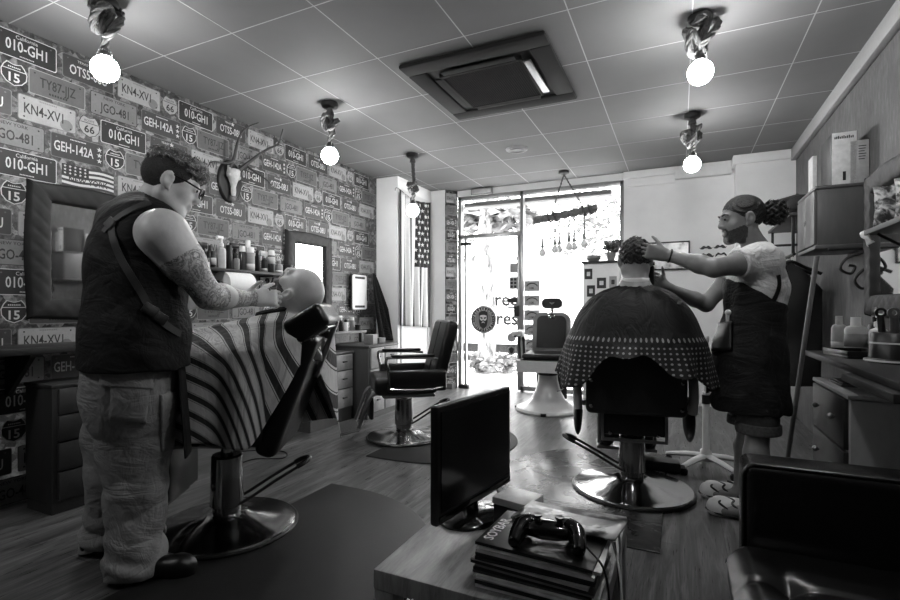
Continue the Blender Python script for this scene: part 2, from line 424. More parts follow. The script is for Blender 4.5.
dr = shopframe('door_2', -2.75, -1.87, [((-2.75, y0, 0), (-2.70, y1, 2.6)), ((-2.75, y0, 2.55), (-1.87, y1, 2.6)), ((-2.75, y0, 2.03), (-1.87, y1, 2.08)), ((-2.655, y0, .02), (-2.625, y1-.02, 2.03)), ((-1.91, y0, .02), (-1.872, y1-.02, 2.03))],
    [(-2.63, .02, -1.9, 2.04), (-2.71, 2.07, -1.87, 2.56)])
b = BM(); box(b, (-2.70, BY-.01, 1.935), (-2.55, BY+.01, 1.975), .004); box(b, (-2.72, BY-.04, .0), (-2.58, BY+.04, .05), .008); struct('hinge', b, SATIN, dr)
b = BM(); box(b, (-1.945, BY-.02, .98), (-1.88, BY+.02, 1.12), .006); box(b, (-2.02, BY-.05, 1.085), (-1.9, BY-.03, 1.105), .006); struct('handle', b, SATIN, dr)
b = BM(); box(b, (-2.7, BY+.10, 2.47), (-.75, BY+.32, 2.53), .01); struct('trim_5', b, plain('shutter_edge', 95, .5))
# ---------------------------------------------------------------- the street outside
PAVE = plain('paving', 215, .8, 0, .06, 8); b = BM(); box(b, (-14, BY+.1, -.2), (10, 40, -.005)); struct('pavement', b, PAVE)
VANW = plain('van_white', 225, .45, 0, .02); TYRE = plain('tyre_rubber', 25, .8)
tv = thing('van', 'white delivery van parked across the pavement outside', 'van', (-2.3, 9.05, 0))
b = BM(); prof = [(-2.9, .38), (2.45, .38), (2.5, .8), (2.5, 1.75), (2.35, 1.98), (-1.55, 2.0), (-1.8, 1.95), (-2.45, 1.25), (-3.1, 1.05), (-3.2, .6), (-3.1, .4)]
prism(b, prof, 0, 1.9, 0, Matrix(((1, 0, 0, 0), (0, 0, 1, 0), (0, 1, 0, 0), (0, 0, 0, 1)))); body = obj('body', b, VANW, tv)
b = BM()
for x in (-.3, 1.38, 1.62): box(b, (x-.008, -.006, .5), (x+.008, .0, 1.9))
box(b, (-.3, -.006, 1.1), (2.4, 0, 1.115)); obj('panel_line', b, plain('panel_gap', 75, .6), body)
for x in (-2.2, -.95+2.6):
    b = BM(); lathe(b, [(.0, -.02), (.2, -.02), (.22, -.03), (.33, -.03), (.34, .0), (.34, .2), (0, .2)], 28, 0, Matrix.Translation((x, -.02, .34)) @ Matrix.Rotation(-PI/2, 4, 'X')); w = obj('wheel', b, TYRE, tv)
b = BM(); lathe(b, [(.34, -.012), (.43, -.012), (.43, .0), (.34, .0)], 28, 0, Matrix.Translation((-2.2, 0, .36)) @ Matrix.Rotation(-PI/2, 4, 'X'), False); obj('wheel_arch', b, TYRE, tv)
b = BM(); box(b, (-3.0, .1, .2), (2.4, 1.8, .4)); obj('underside', b, TYRE, tv)
b = BM(); MV = frameM((0, -.008, 0), (1, 0, 0), (0, 0, 1))
p = at(518, 298, Y=9.04)-tv.location; q = at(519, 317, Y=9.04)-tv.location
VL = plain('van_lettering', 12, 1, 0, 0); b.free()
for w_, c_ in (('rreos', at(507, 299, Y=9.04)-tv.location), ('press', at(506, 318, Y=9.04)-tv.location)):
    b = BM(); text(b, w_, .36, frameM((c_.x, -.008, c_.z), (1, 0, 0), (0, 0, 1)), 0, 1, .022); obj('lettering', b, VL, tv)
t = NT('plane_bark'); co = t.coord('Object', (1, 1, .5)); t.base(t.ramp(t.noise(co, 7, 5, .7, 1), [(.36, srgb(35)), (.45, srgb(105)), (.6, srgb(150))])); t.rm(.9); t.bump(t.noise(co, 12), .4, .02); BARK = t.m
LEAF = plain('leaf', 105, .6, 0, .5, 9)
def leaves(bm, c, r, n, s, seed):
    rg = random.Random(seed)
    for _ in range(n):
        d = Vector((rg.gauss(0, 1), rg.gauss(0, 1), rg.gauss(0, 1))).normalized()*(rg.random()**.5)
        p = Vector(c)+Vector((d.x*r[0], d.y*r[1], d.z*r[2])); e = Matrix.Rotation(rg.random()*6.3, 3, 'Z') @ Matrix.Rotation(rg.random()*3, 3, 'X')
        k = s*(.6+.8*rg.random())
        add_faces(bm, [p+e @ Vector(q)*k for q in ((-.5, 0, 0), (-.2, .3, .05), (.5, 0, 0), (-.2, -.3, .05))], [(0, 1, 2, 3)], 0)
def tree(x, y, h, r, crown, lab, n, seed, grp=None):
    tr = thing('street_tree', lab, 'tree', (x, y, 0), 0, grp)
    b = BM(); tube(b, spline([(0, 0, -.02), (.03, 0, h*.3), (-.04, .02, h*.65), (.05, 0, h)], 6), [r*1.5]+[r*(1.08-.4*i/18) for i in range(18)], 14); tube(b, [(.05, 0, h*.9), (.7, .2, h*1.3)], [r*.5, r*.2], 8); tube(b, [(.0, 0, h*.85), (-.7, .2, h*1.25)], [r*.5, r*.2], 8)
    obj('trunk', b, BARK, tr)
    b = BM()
    for c in crown: leaves(b, c[:3], c[3:6], n, .22, seed+int(c[0]*10))
    obj('foliage', b, LEAF, tr, fixn=False)
tb = at(486, 372, Z=0)
tree(tb.x, tb.y, 3.2, .15, [(-.3, 1.0, 4.2, 2.0, 1.6, 1.0), (.0, .3, 2.65, .9, .5, .25)], 'pale speckled street tree growing in front of the van', 500, 1)
for i, (x, y, lab) in enumerate([(-6.5, 15, 'leafy tree across the street, seen over the van through the door'), (-2.6, 19.5-2, 'leafy tree across the street behind the hanging beam lamp'), (1.2, 14.5, 'leafy tree across the street above the potted plant')]):
    tree(x, y, 2.6, .14, [(0, 0, 4.0, 1.9, 1.5, 1.5)], lab, 900, 20+i)
b = BM()
for i in range(26):
    a = random.random()*6.3; leaves(b, (.28*math.cos(a), .28*math.sin(a), .12+.1*random.random()), (.14, .14, .16), 14, .12, 60+i)
h = obj('ground_plant', b, LEAF, mw=Matrix.Translation((tb.x+.1, tb.y, 0)), fixn=False); tag(h, 'leafy low growth around the foot of the street tree', 'plant', None, 'stuff')
th = thing('low_building', 'low pale building with a long tiled roof across the street', 'building', (-3.0, 19, 0))
b = BM(); box(b, (-9, 0, 0), (9, 3, 2.6)); obj('wall', b, PLASTER, th); b = BM(); prism(b, [(-.3, 2.6), (1.5, 3.3), (3.3, 2.6)], -9.2, 9.2, 0, Matrix(((0, 0, 1, 0), (1, 0, 0, 0), (0, 1, 0, 0), (0, 0, 0, 1)))); obj('roof', b, plain('roof_tile', 60, .8), th)
# ================================================================ CEILING THINGS
ROPE = plain('hemp_rope', 78, .9, 0, .35, 60, .5, 120); BULB = emit('lit_bulb', 1, BULB_E); IRON = plain('black_iron', 18, .5)
def rope(bm, pts, r, pitch=None, n=7, mat=0):
    pts = [Vector(p) for p in pts]; pitch = pitch or r*7; L = 0; Ls = [0]
    for a, b_ in zip(pts, pts[1:]): L += (b_-a).length; Ls.append(L)
    fr = []; ref = Vector((.3, .9, .1))
    for i, p in enumerate(pts):
        t = (pts[min(i+1, len(pts)-1)]-pts[max(i-1, 0)]).normalized(); x = t.cross(ref)
        x = x.normalized() if x.length > 1e-4 else t.orthogonal().normalized(); y = t.cross(x); ref = y.cross(t)*-1 if False else ref; fr.append((x, y))
    for s in range(3):
        P = []
        for p, l, (x, y) in zip(pts, Ls, fr):
            a = 2*PI*(l/pitch+s/3); P.append(p+r*.5*(math.cos(a)*x+math.sin(a)*y))
        tube(bm, P, r*.56, n, mat)
def fine(pts, k=10): return spline(pts, k)
def pendant(loc, drop, knot, kr, seed, lab):
    """ceiling rose, knotted rope, socket and a bare globe bulb"""
    t = thing('rope_pendant_lamp', lab, 'lamp', loc, 0, 'knotted rope pendant lamps')
    b = BM(); lathe(b, [(0, 0), (.062, 0), (.064, -.012), (.06, -.034), (.045, -.042), (0, -.042)], 24); sphere(b, (.03, 0, -.043), .005, 8, 6); sphere(b, (-.03, 0, -.043), .005, 8, 6); obj('ceiling_rose', b, IRON, t)
    rg = random.Random(seed); bz = -drop; top = -.04; kz = top+(bz+.12-top)*knot
    K = []
    for i in range(int(60)):
        a = 2*PI*i/60*2
        K.append(Vector(((kr*.62+kr*.38*math.cos(1.5*a))*math.cos(a+seed), (kr*.62+kr*.38*math.cos(1.5*a))*math.sin(a+seed)*.75, kz+kr*.8*math.sin(1.5*a+.6)+kr*.3*math.sin(a))))
    path = fine([(0, 0, top), (.004, .003, top*.6+kz*.4), (kr*.3, 0, kz+kr*1.0)], 8)[:-1] if kz+kr < top-.02 else [Vector((0, 0, top))]
    path = path+K+fine([K[-1], (kr*.2, 0, kz-kr), (0, 0, (kz-kr)*.4+(bz+.09)*.6), (0, 0, bz+.075)], 8)[1:]
    b = BM(); rope(b, path, .0195)
    if kz < -.16: lathe(b, [(.016, -.04), (.03, -.075), (.034, -.085), (.02, -.09)], 14)
    for i in range(14):                                               # frayed ends
        a = rg.random()*6.3; z = bz+.085; tube(b, [(.012*math.cos(a), .012*math.sin(a), z+.02), (.034*math.cos(a), .034*math.sin(a), z-.012*rg.random())], [.004, .001], 5)
    obj('rope', b, ROPE, t)
    b = BM(); lathe(b, [(0, bz+.105), (.018, bz+.1), (.026, bz+.08), (.028, bz+.055), (0, bz+.055)], 16); obj('socket', b, SATIN, t)
    b = BM(); lathe(b, [(.001, bz-.064), (.02, bz-.061), (.04, bz-.051), (.056, bz-.033), (.064, bz-.008), (.063, bz+.014), (.054, bz+.036), (.036, bz+.055), (.022, bz+.066), (0, bz+.066)], 28); obj('bulb', b, BULB, t)
    return t
pendant((-2.69, 1.535, CZ), .35, .30, .088, 1, 'rope pendant lamp with a looped knot over the left barber, nearest of its row')
pendant((-2.455, 3.04, CZ), .41, .50, .068, 2.3, 'rope pendant lamp in front of the mounted antlers, middle of the left row')
pendant((-2.50, 4.42, CZ), .585, .74, .055, 3.1, 'long thin rope pendant lamp hanging before the flag')
pendant((.10, 2.99, CZ), .305, .44, .088, 4.4, 'rope pendant lamp with a fat knot, nearer of the two on the right')
pendant((.09, 4.47, CZ), .415, .58, .076, 5.2, 'rope pendant lamp near the cornice, farther of the two on the right')
pendant((.10, 1.50, CZ), .33, .42, .055, 1.7, 'rope pendant lamp above the coffee table, out in front of the others')
pendant((-2.6, .02, CZ), .36, .45, .07, .6, 'added unseen rope pendant lamp over the left end of the worktop')  # unseen pendant continuing the left row, added to brighten the left barber
# ceiling air-conditioning cassette
ac = thing('air_conditioner', 'dark square cassette air conditioner set in the ceiling', 'air conditioner', (-1.18, 3.235, CZ))
ACD = plain('grubby_dark_panel', 19, .85, 0, .3, 6); ACG = plain('filter_grey', 44, .6, 0, .15, 12); ACB = plain('vent_black', 8, .7)
b = BM(); h = .485
for (lo, hi) in (((-h, -h, -.03), (h, -h+.13, 0)), ((-h, h-.13, -.03), (h, h, 0)), ((-h, -h+.13, -.03), (-h+.13, h-.13, 0)), ((h-.13, -h+.13, -.03), (h, h-.13, 0))): box(b, lo, hi, .012)
obj('frame', b, ACD, ac)
b = BM(); box(b, (-.36, -.36, -.012), (.36, .36, 0)); obj('recess', b, ACB, ac)
for i in range(4):
    b = BM(); M = Matrix.Rotation(i*PI/2, 4, 'Z'); box(b, (-.25, .285, -.05), (.25, .335, -.04), .004, 0, M @ Matrix.Translation((0, 0, .012)) ); box(b, (-.26, .275, -.034), (.26, .283, -.012), .002, 0, M); obj('louvre', b, STEEL if i == 3 else ACD, ac)
b = BM(); box(b, (-.27, -.27, -.03), (.27, .27, -.014)); g = obj('grille', b, ACG, ac)
b = BM()
for i in range(37):
    q = -.27+.54*i/36; box(b, (q-.0022, -.27, -.036), (q+.0022, .27, -.03)); box(b, (-.27, q-.0022, -.036), (.27, q+.0022, -.031))
for (lo, hi) in (((-.285, -.285, -.04), (.285, -.265, -.012)), ((-.285, .265, -.04), (.285, .285, -.012)), ((-.285, -.285, -.04), (-.265, .285, -.012)), ((.265, -.285, -.04), (.285, .285, -.012))): box(b, lo, hi, .004)
obj('grille_mesh', b, ACD, g)
b = BM(); lathe(b, [(0, -.012), (.05, -.012), (.055, -.02), (.06, -.012), (.07, -.02), (.075, -.012), (.095, -.018), (.108, -.01), (.112, 0), (0, 0)], 32); tag(obj('ceiling_vent', b, plain('grey_vent', 150, .5), mw=Matrix.Translation((-1.476, 4.72, CZ))), 'round pale vent disc in the ceiling behind the air conditioner', 'vent')
el = thing('emergency_light', 'small white emergency light strip above the shop door', 'light', (-2.38, BY-.06, 2.625))
b = BM(); box(b, (-.15, 0, -.035), (.15, .06, .05), .012); obj('housing', b, plain('grey_housing', 130, .5), el); b = BM(); box(b, (-.135, -.012, -.02), (.135, 0, .035), .006); obj('diffuser', b, plain('milky_diffuser', 190, .3), el)
# beam lamp before the window
A0 = at(564, 178, Y=5.72); A0.z = CZ; B0 = at(533, 221, Y=5.55); B1 = at(597, 208, Y=5.72)
ch = thing('beam_lamp', 'rope wrapped beam lamp with six bare bulbs hanging before the shop window', 'lamp', A0)
b = BM(); lathe(b, [(0, 0), (.06, 0), (.06, -.03), (.02, -.045), (0, -.045)], 20); obj('ceiling_rose', b, IRON, ch)
b0, b1 = B0-A0, B1-A0; ax = (b1-b0).normalized()
b = BM(); pts = [b0.lerp(b1, i/40) for i in range(41)]; rg = random.Random(3)
tube(b, pts, [.035+.012*abs(math.sin(i*.55)) for i in range(41)], 14); obj('beam', b, plain('wrapped_beam', 105, .9, 0, .3, 40, .5, 90), ch)
for i in range(2):
    e = b0.lerp(b1, .28 if i == 0 else .82)
    b = BM(); rope(b, [Vector((0, 0, -.04)).lerp(e, k/14) for k in range(15)], .011); obj('hanging_rope', b, plain('grey_rope', 95, .9), ch)
    b = BM(); rope(b, fine([e+ax*(.09*math.sin(k*.01))+ax*(k*.012-.05)+Vector((0, .055*math.cos(k*1.2), .055*math.sin(k*1.2))) for k in range(12)], 5), .012); obj('rope_wrap', b, ROPE, ch)
for i, (px, pyb) in enumerate([(542, 250), (556, 246), (559, 246), (570, 245), (574, 245), (585, 246)]):
    q = b0.lerp(b1, (px-533)/64); sidey = .03*(-1)**i; q = q+Vector((0, sidey, -.03)); bot = q+Vector((0, 0, -.28))
    b = BM(); tube(b, [q, bot], .007, 8); obj('cord', b, SATIN, ch)
    b = BM(); lathe(b, [(0, .09), (.012, .09), (.014, .02), (.024, .0), (.024, -.02), (0, -.02)], 14, 0, Matrix.Translation(bot)); obj('socket', b, STEEL, ch)
    b = BM(); lathe(b, [(0, -.1), (.025, -.094), (.042, -.068), (.042, -.05), (.028, -.02), (.014, -.004), (0, 0)], 18, 0, Matrix.Translation(bot+Vector((0, 0, -.02)))); obj('bulb', b, plain('opal_bulb', 235, .15, 0, 0), ch)
# ================================================================ LEFT WALL THINGS
MIRROR = NT('mirror_glass').rm(.03, 1).m; MIRROR.node_tree.nodes['Principled BSDF'].inputs['Base Color'].default_value = (.85, .85, .85, 1)
TUFT = plain('tufted_black_leather', 10, .62, 0, .1)
def tufted(w, h, fw, root):
    """quilted leather frame w x h in the xz plane (front towards -y) around a mirror"""
    for k, (L, a) in enumerate(((w, 0), (h, PI/2), (w, PI), (h, 1.5*PI))):
        b = BM(); nu, nv = int(L/.012), 12; hh = (h if k % 2 == 0 else w)/2
        def f(u, v):
            m = fw*v; x = -L/2+m+(L-2*m)*u; y = -(hh-m)
            c = 70
            q = abs(math.sin((x+y)*c/2))*abs(math.sin((x-y)*c/2))
            bul = .018*math.sin(PI*min(1, max(0, v)))**.5
            z = .022+bul+.0045*q**.6
            if v <= 0 or v >= 1: z = .0
            flare = 1+.05*(math.cos(2*PI*(u-.5)))*(1-v)*.4
            p = Matrix.Rotation(a, 3, 'Z') @ Vector((x, y*flare, 0)); return Vector((p.x, -z, p.y))
        grid(b, f, nu, nv); obj('frame_side', b, TUFT, root, sharp=1.2)
    b = BM(); box(b, (-w/2+fw*.9, -.012, -h/2+fw*.9), (w/2-fw*.9, -.004, h/2-fw*.9)); obj('mirror_pane', b, MIRROR, root)
    b = BM(); box(b, (-w/2+.02, -.004, -h/2+.02), (w/2-.02, 0, h/2-.02)); obj('back_board', b, SATIN, root)
mir = thing('mirror', 'tufted black framed mirror on the plate wall behind the left barber', 'mirror', (WX+.002, 1.835, 1.432), PI/2, 'tufted leather mirrors'); tufted(.67, .81, .125, mir)
dup(mir, (WX+.002, 3.86, 1.435), PI/2, 'tufted black framed mirror on the plate wall behind the bald client')
mr = dup(mir, (RX-.05, 3.27, 1.45), -PI/2, 'tufted black framed mirror on the right wall behind the snack shelf')
# mounted skull and antlers
BONE = plain('old_bone', 170, .7, 0, .2, 30); HORN = plain('antler', 42, .6, 0, .3, 20)
tr = thing('antler_trophy', 'deer skull with antlers on an oval dark plaque above the bottle shelf', 'trophy', (WX, 2.90, 2.14), PI/2)
b = BM(); lathe(b, [(0, 0), (.118, 0), (.118, .012), (.108, .024), (0, .026)], 36, 0, Matrix.Rotation(PI/2, 4, 'X') @ Matrix.Diagonal((1, 1.5, 1, 1))); obj('plaque', b, plain('dark_plaque', 16, .35), tr)
b = BM(); lathe(b, [(.001, -.13), (.018, -.125), (.024, -.09), (.022, -.05), (.034, -.01), (.052, .03), (.06, .055), (.055, .08), (.035, .1), (.001, .105)], 18, 0, Matrix.Translation((0, -.05, 0)) @ Matrix.Diagonal((1, .75, 1, 1)))
for s in (-1, 1): sphere(b, (.05*s, -.055, .035), (.016, .022, .018), 10, 8); tube(b, [(.045*s, -.055, .075), (.05*s, -.06, .115)], [.016, .013], 8)
obj('skull', b, BONE, tr)
def hz(px, py, o): q = at(px, py, X=WX+o); return (q.y-2.90, -(q.x-WX), q.z-2.14)
for main, tines in (([(-.045, -.06, .1)]+[hz(*q) for q in ((234, 158, .09), (237, 145, .12), (241, 134, .16), (248, 127, .2), (258.5, 122.7, .24))], [[hz(*q) for q in ((234.5, 160, .08), (226, 163, .12), (214, 161.5, .16), (209.5, 163.5, .18))]]),
                    ([(.045, -.06, .1)]+[hz(*q) for q in ((252, 160, .1), (260, 154, .13), (268, 149, .18), (278, 144, .22), (281, 136, .25), (283, 129, .27))], [[hz(*q) for q in ((275, 145.5, .21), (279, 145, .24), (283, 146.5, .26))], [hz(*q) for q in ((247, 166, .07), (258, 174, .12), (268, 181, .16), (273.5, 188, .18))]])):
    b = BM(); m_ = spline(main, 8); tube(b, m_, [.016-.012*i/(len(m_)-1) for i in range(len(m_))], 9)
    for q in tines: q = spline(q, 6); tube(b, q, [.011-.008*i/(len(q)-1) for i in range(len(q))], 8)
    obj('antler', b, HORN, tr)
# bottle shelf
SHW = wood('shelf_board', 40, (1, 6, 1), .5)
sh = thing('wall_shelf', 'dark wall shelf crowded with hair product bottles', 'shelf', (WX, 2.93, 1.375), PI/2)
b = BM(); box(b, (-.50, -.20, 0), (.53, 0, .024), .003); obj('board', b, SHW, sh)
for x in (-.44, .30):
    b = BM(); box(b, (x-.012, -.012, -.2), (x+.012, -.001, 0)); box(b, (x-.012, -.17, -.012), (x+.012, 0, -.001)); tube(b, spline([(x, -.16, -.015), (x, -.13, -.07), (x, -.06, -.09), (x, -.04, -.14), (x, -.012, -.17)], 6), .007, 8)
    tube(b, [(x, -.09+.025*math.cos(a*.35)*(1-a/40), -.045+.025*math.sin(a*.35)*(1-a/40)) for a in range(32)], .005, 6); obj('bracket', b, IRON, sh)
PB = {'white': WHITE, 'black': BLACK, 'grey': GREY, 'pale': plain('pale_plastic', 180, .35), 'dark': plain('dark_plastic', 45, .3), 'amber': plain('smoked_plastic', 60, .15), 'label': plain('paper_label', 195, .7), 'chrome': CHROME}
def bottle(loc, kind, h, r, body, cap, lab, label=None, name='bottle', cat='bottle', group='hair products on the bottle shelf', rz=0):
    t = thing(name, lab, cat, loc, rz, group); b = BM()
    if kind in ('pump', 'spray'):
        s = h*.66; lathe(b, [(0, 0), (r*.94, 0), (r, .006), (r, s*.82), (r*.9, s*.92), (r*.38, s), (r*.36, s+.012), (0, s+.012)], 18); obj('body', b, PB[body], t)
        b = BM(); lathe(b, [(0, s+.005), (r*.5, s+.005), (r*.5, s+.03), (r*.22, s+.034), (r*.2, h-.02), (0, h-.02)], 14)
        if kind == 'pump': box(b, (-.012, -.045, h-.022), (.012, .012, h), .005); box(b, (-.005, -.05, h-.03), (.005, -.038, h-.008), .002)
        else: box(b, (-.013, -.05, h-.045), (.013, .03, h), .008); box(b, (-.004, -.045, h-.085), (.004, -.033, h-.04), .002)
        obj('pump_head' if kind == 'pump' else 'spray_trigger', b, PB[cap], t)
    elif kind == 'can':
        lathe(b, [(0, 0), (r*.95, 0), (r, .005), (r, h*.74), (r*.8, h*.78), (0, h*.78)], 20); obj('body', b, PB[body], t)
        b = BM(); lathe(b, [(0, h*.76), (r*.86, h*.76), (r*.86, h*.97), (r*.7, h), (0, h)], 20); obj('cap', b, PB[cap], t)
    elif kind == 'jar':
        lathe(b, [(0, 0), (r*.95, 0), (r, .006), (r, h*.6), (0, h*.6)], 22); obj('body', b, PB[body], t)
        b = BM(); lathe(b, [(0, h*.58), (r*1.04, h*.58), (r*1.04, h*.97), (r*.98, h), (0, h)], 22); obj('lid', b, PB[cap], t)
    else:                                                             # squeeze tube or round-shouldered bottle
        s = h*.78; lathe(b, [(0, 0), (r*.92, 0), (r, .008), (r, s*.86), (r*.8, s*.96), (r*.42, s), (0, s)], 18, 0, Matrix.Diagonal((1, .75, 1, 1))); obj('body', b, PB[body], t)
        b = BM(); lathe(b, [(0, s-.004), (r*.48, s-.004), (r*.46, h), (0, h)], 14); obj('cap', b, PB[cap], t)
    if label:
        k = .75 if kind == 'round' else 1
        b = BM(); z0, z1 = label[1]*h, label[2]*h; lathe(b, [(r*1.012, z0), (r*1.012, z1)], 20, 0, Matrix.Diagonal((1, k, 1, 1)), False); obj('label', b, PB[label[0]], t, sol=.001)
    return t
SZ = 1.3995
def onshelf(px, x=-3.27): p = at(px, 268, X=x); return (p.x, p.y, SZ)
L = [(200, -3.24, 'round', .115, .019, 'white', 'white', None, 'slim white tube at the left end of the bottle shelf'),
 (203.5, -3.32, 'spray', .20, .026, 'black', 'black', None, 'black spray bottle behind the slim white tube'),
 (206, -3.235, 'jar', .07, .026, 'black', 'black', ('label', .1, .55), 'small jar with a white label in front of the black spray bottles'),
 (210, -3.31, 'round', .18, .027, 'dark', 'black', None, 'dark round bottle left of the white pump bottle, at the back'),
 (213.5, -3.25, 'can', .13, .02, 'black', 'black', ('pale', .2, .6), 'short black can with a pale stripe left of the white pump bottle'),
 (221.5, -3.25, 'pump', .255, .034, 'pale', 'white', None, 'tall white pump bottle on the bottle shelf'),
 (229, -3.30, 'can', .20, .028, 'black', 'black', None, 'black aerosol can right of the white pump bottle'),
 (235, -3.31, 'spray', .225, .03, 'black', 'black', None, 'tall black trigger spray bottle in the middle of the bottle shelf'),
 (236.5, -3.235, 'round', .12, .028, 'grey', 'dark', None, 'grey squat bottle in front of the black trigger spray'),
 (242.5, -3.28, 'can', .205, .028, 'amber', 'white', None, 'dark can with a broad white cap, left of the tall white aerosol'),
 (248, -3.33, 'can', .27, .024, 'pale', 'white', None, 'tallest white aerosol can at the back of the bottle shelf'),
 (250.5, -3.25, 'can', .20, .034, 'grey', 'white', ('label', .05, .3), 'fat grey can with a white cap in front of the tallest aerosol'),
 (257.5, -3.27, 'round', .185, .028, 'black', 'black', None, 'black bottle right of the fat grey can'),
 (264.5, -3.30, 'spray', .19, .026, 'dark', 'white', ('label', .05, .2), 'dark spray bottle with a white trigger on the bottle shelf'),
 (271.5, -3.26, 'can', .20, .031, 'black', 'white', ('pale', .4, .7), 'black can with a tall white cap toward the right end of the shelf'),
 (279, -3.25, 'pump', .13, .033, 'grey', 'grey', ('label', .03, .22), 'grey bottle with a white label right of the white capped black can'),
 (287.5, -3.245, 'jar', .085, .042, 'black', 'black', ('label', .1, .3), 'wide black wax jar at the right end of the bottle shelf')]
for (px, x, kind, h, r, bo, ca, la, lab) in L: bottle(onshelf(px, x), kind, h, r, bo, ca, lab, la)
# paper roll
p0 = at(222.5, 284, X=-3.22); rl = thing('paper_roll', 'white paper towel roll hung under the bottle shelf', 'paper roll', (-3.23, p0.y, p0.z), 0)
RX90 = Matrix.Rotation(-PI/2, 4, 'X'); b = BM(); lathe(b, [(.022, 0), (.1, 0), (.102, .006), (.102, .25), (.1, .256), (.022, .256), (.022, 0)], 36, 0, RX90, False); obj('paper', b, PAPER, rl)
b = BM(); lathe(b, [(.02, -.001), (.0225, -.001), (.0225, .258), (.02, .258), (.02, -.001)], 20, 0, RX90, False); obj('core', b, plain('cardboard', 95, .8), rl)
b = BM(); tube(b, spline([(0, .30, 0), (0, .28, 0), (0, -.015, 0), (0, -.02, .02), (-.14, -.02, .03)], 6), .006, 8); box(b, (-.155, -.05, -.03), (-.14, .02, .09), .003); tube(b, [(0, .30, 0), (-.15, .30, 0)], .006, 8); obj('holder', b, IRON, rl)
# left worktop and drawer cabinet
TOPW = wood('worktop', 25, (1, 5, 1), .5); CABW = wood('brown_cabinet', 52, (1, 1, .18), .5); CABF = wood('brown_drawer', 60, (1, .15, 1), .5); PINE = wood('pine_drawer', 140, (1, .2, 1), .55); PINEV = wood('pine_side', 68, (1, 1, .15), .55)
wt = thing('worktop', 'dark worktop shelf on the plate wall below the left mirror', 'worktop', (WX+.003, 1.4, .85), PI/2)
b = BM(); box(b, (-1.0, -.33, 0), (.8, 0, .038), .004); obj('board', b, TOPW, wt)
for x in (-.6, .02): b = BM(); prism(b, [(0, 0), (-.26, 0), (-.26, -.02), (-.02, -.24), (0, -.24)], x-.012, x+.012, 0, Matrix(((0, 0, 1, 0), (1, 0, 0, 0), (0, 1, 0, 0), (0, 0, 0, 1)))); obj('bracket', b, TOPW, wt)
def drawers(name, lab, loc, rz, w, d, h, rows, cols, side, front, knob, group=None, plinth=.06, kn=1):
    """front towards -y, w along x, back at y=d"""
    t = thing(name, lab, 'cabinet', loc, rz, group); b = BM()
    box(b, (-w/2, 0, plinth), (w/2, d, h-.02), .004); box(b, (-w/2-.008, -.012, h-.02), (w/2+.008, d, h), .004); box(b, (-w/2+.005, .012, 0), (w/2-.005, d-.01, plinth)); obj('body', b, side, t)
    cw = (w-.04)/cols; H = h-.03-plinth; z = plinth+.01
    for i, fr in enumerate(rows):
        hh = H*fr
        for j in range(cols):
            x = -w/2+.02+cw*(j+.5); b = BM(); box(b, (x-cw/2+.006, -.018, z+.005), (x+cw/2-.006, .004, z+hh-.005), .005); dd = obj('drawer', b, front, t)
            b = BM()
            for q in ([0] if kn == 1 else [-.25*cw, .25*cw]):
                if knob == 'bar': box(b, (x-.03+q, -.036, z+hh*.55-.007), (x+.03+q, -.026, z+hh*.55+.007), .003); box(b, (x-.025+q, -.027, z+hh*.55-.004), (x-.018+q, -.017, z+hh*.55+.004)); box(b, (x+.018+q, -.027, z+hh*.55-.004), (x+.025+q, -.017, z+hh*.55+.004))
                else: sphere(b, (x+q, -.035, z+hh*.55), .014, 12, 8); cyl(b, (x+q, -.03, z+hh*.55), (x+q, -.016, z+hh*.55), .006, None, 8)
            obj('handle' if knob == 'bar' else 'knob', b, STEEL if kn == 2 else SATIN, dd)
        z += hh
    return t
drawers('drawer_cabinet', 'tall dark wooden drawer cabinet behind the left barber, under the worktop', (-2.985, 1.73, 0), PI/2, .58, .26, .69, [.26, .26, .24, .24], 1, CABW, CABF, 'knob')
drawers('drawer_cabinet', 'pine drawer cabinet half hidden by the striped cape', (-2.9, 3.64, 0), PI/2, .6, .42, .67, [.36, .34, .3], 2, PINEV, PINE, 'bar', None, .13)
drawers('drawer_cabinet', 'wide pine drawer cabinet beside the white plaster pillar', (-2.74, 4.24, 0), PI/2, .54, .5, .72, [.34, .33, .33], 2, PINEV, PINE, 'bar', None, .05)
wl_ = thing('worktop', 'narrow pale worktop below the mirror behind the bald client', 'worktop', (WX+.003, 3.74, .825), PI/2)
b = BM(); box(b, (-.6, -.33, 0), (.66, 0, .025), .004); obj('board', b, wood('grey_top', 95, (1, 5, 1)), wl_)
for x in (-.55, .62): b = BM(); box(b, (x-.018, -.3, -.10), (x+.018, -.264, 0), .003); obj('support', b, PINEV, wl_)
def onw(px, x, z=.8505): p = at(px, 330, X=x); return (x, p.y, z)
for a in [(341, -3.2, 'pump', .16, .025, 'dark', 'white', None, 'dark pump bottle with white head below the hung white hand mirror'), (346, -3.14, 'can', .12, .022, 'white', 'black', None, 'short white can on the narrow worktop'), (335.5, -3.17, 'round', .17, .024, 'black', 'black', None, 'black bottle on the narrow worktop beside the headrest'), (352, -3.2, 'can', .14, .026, 'grey', 'white', None, 'grey can near the free end of the narrow worktop'), (358, -3.14, 'jar', .06, .03, 'black', 'black', None, 'low black jar at the free end of the narrow worktop')]:
    bottle(onw(a[0], a[1]), a[2], a[3], a[4], a[5], a[6], a[8], a[7], group='bottles on the narrow worktop')
p = at(371, 343, X=-3.0); b = BM(); box(b, (-.05, -.06, 0), (.05, .06, .10), .004); tag(obj('box', b, wood('light_wood_box', 130), mw=T(-2.86, 4.19, .7205, .2)), 'small pale wooden box on the wide pine drawer cabinet', 'box')
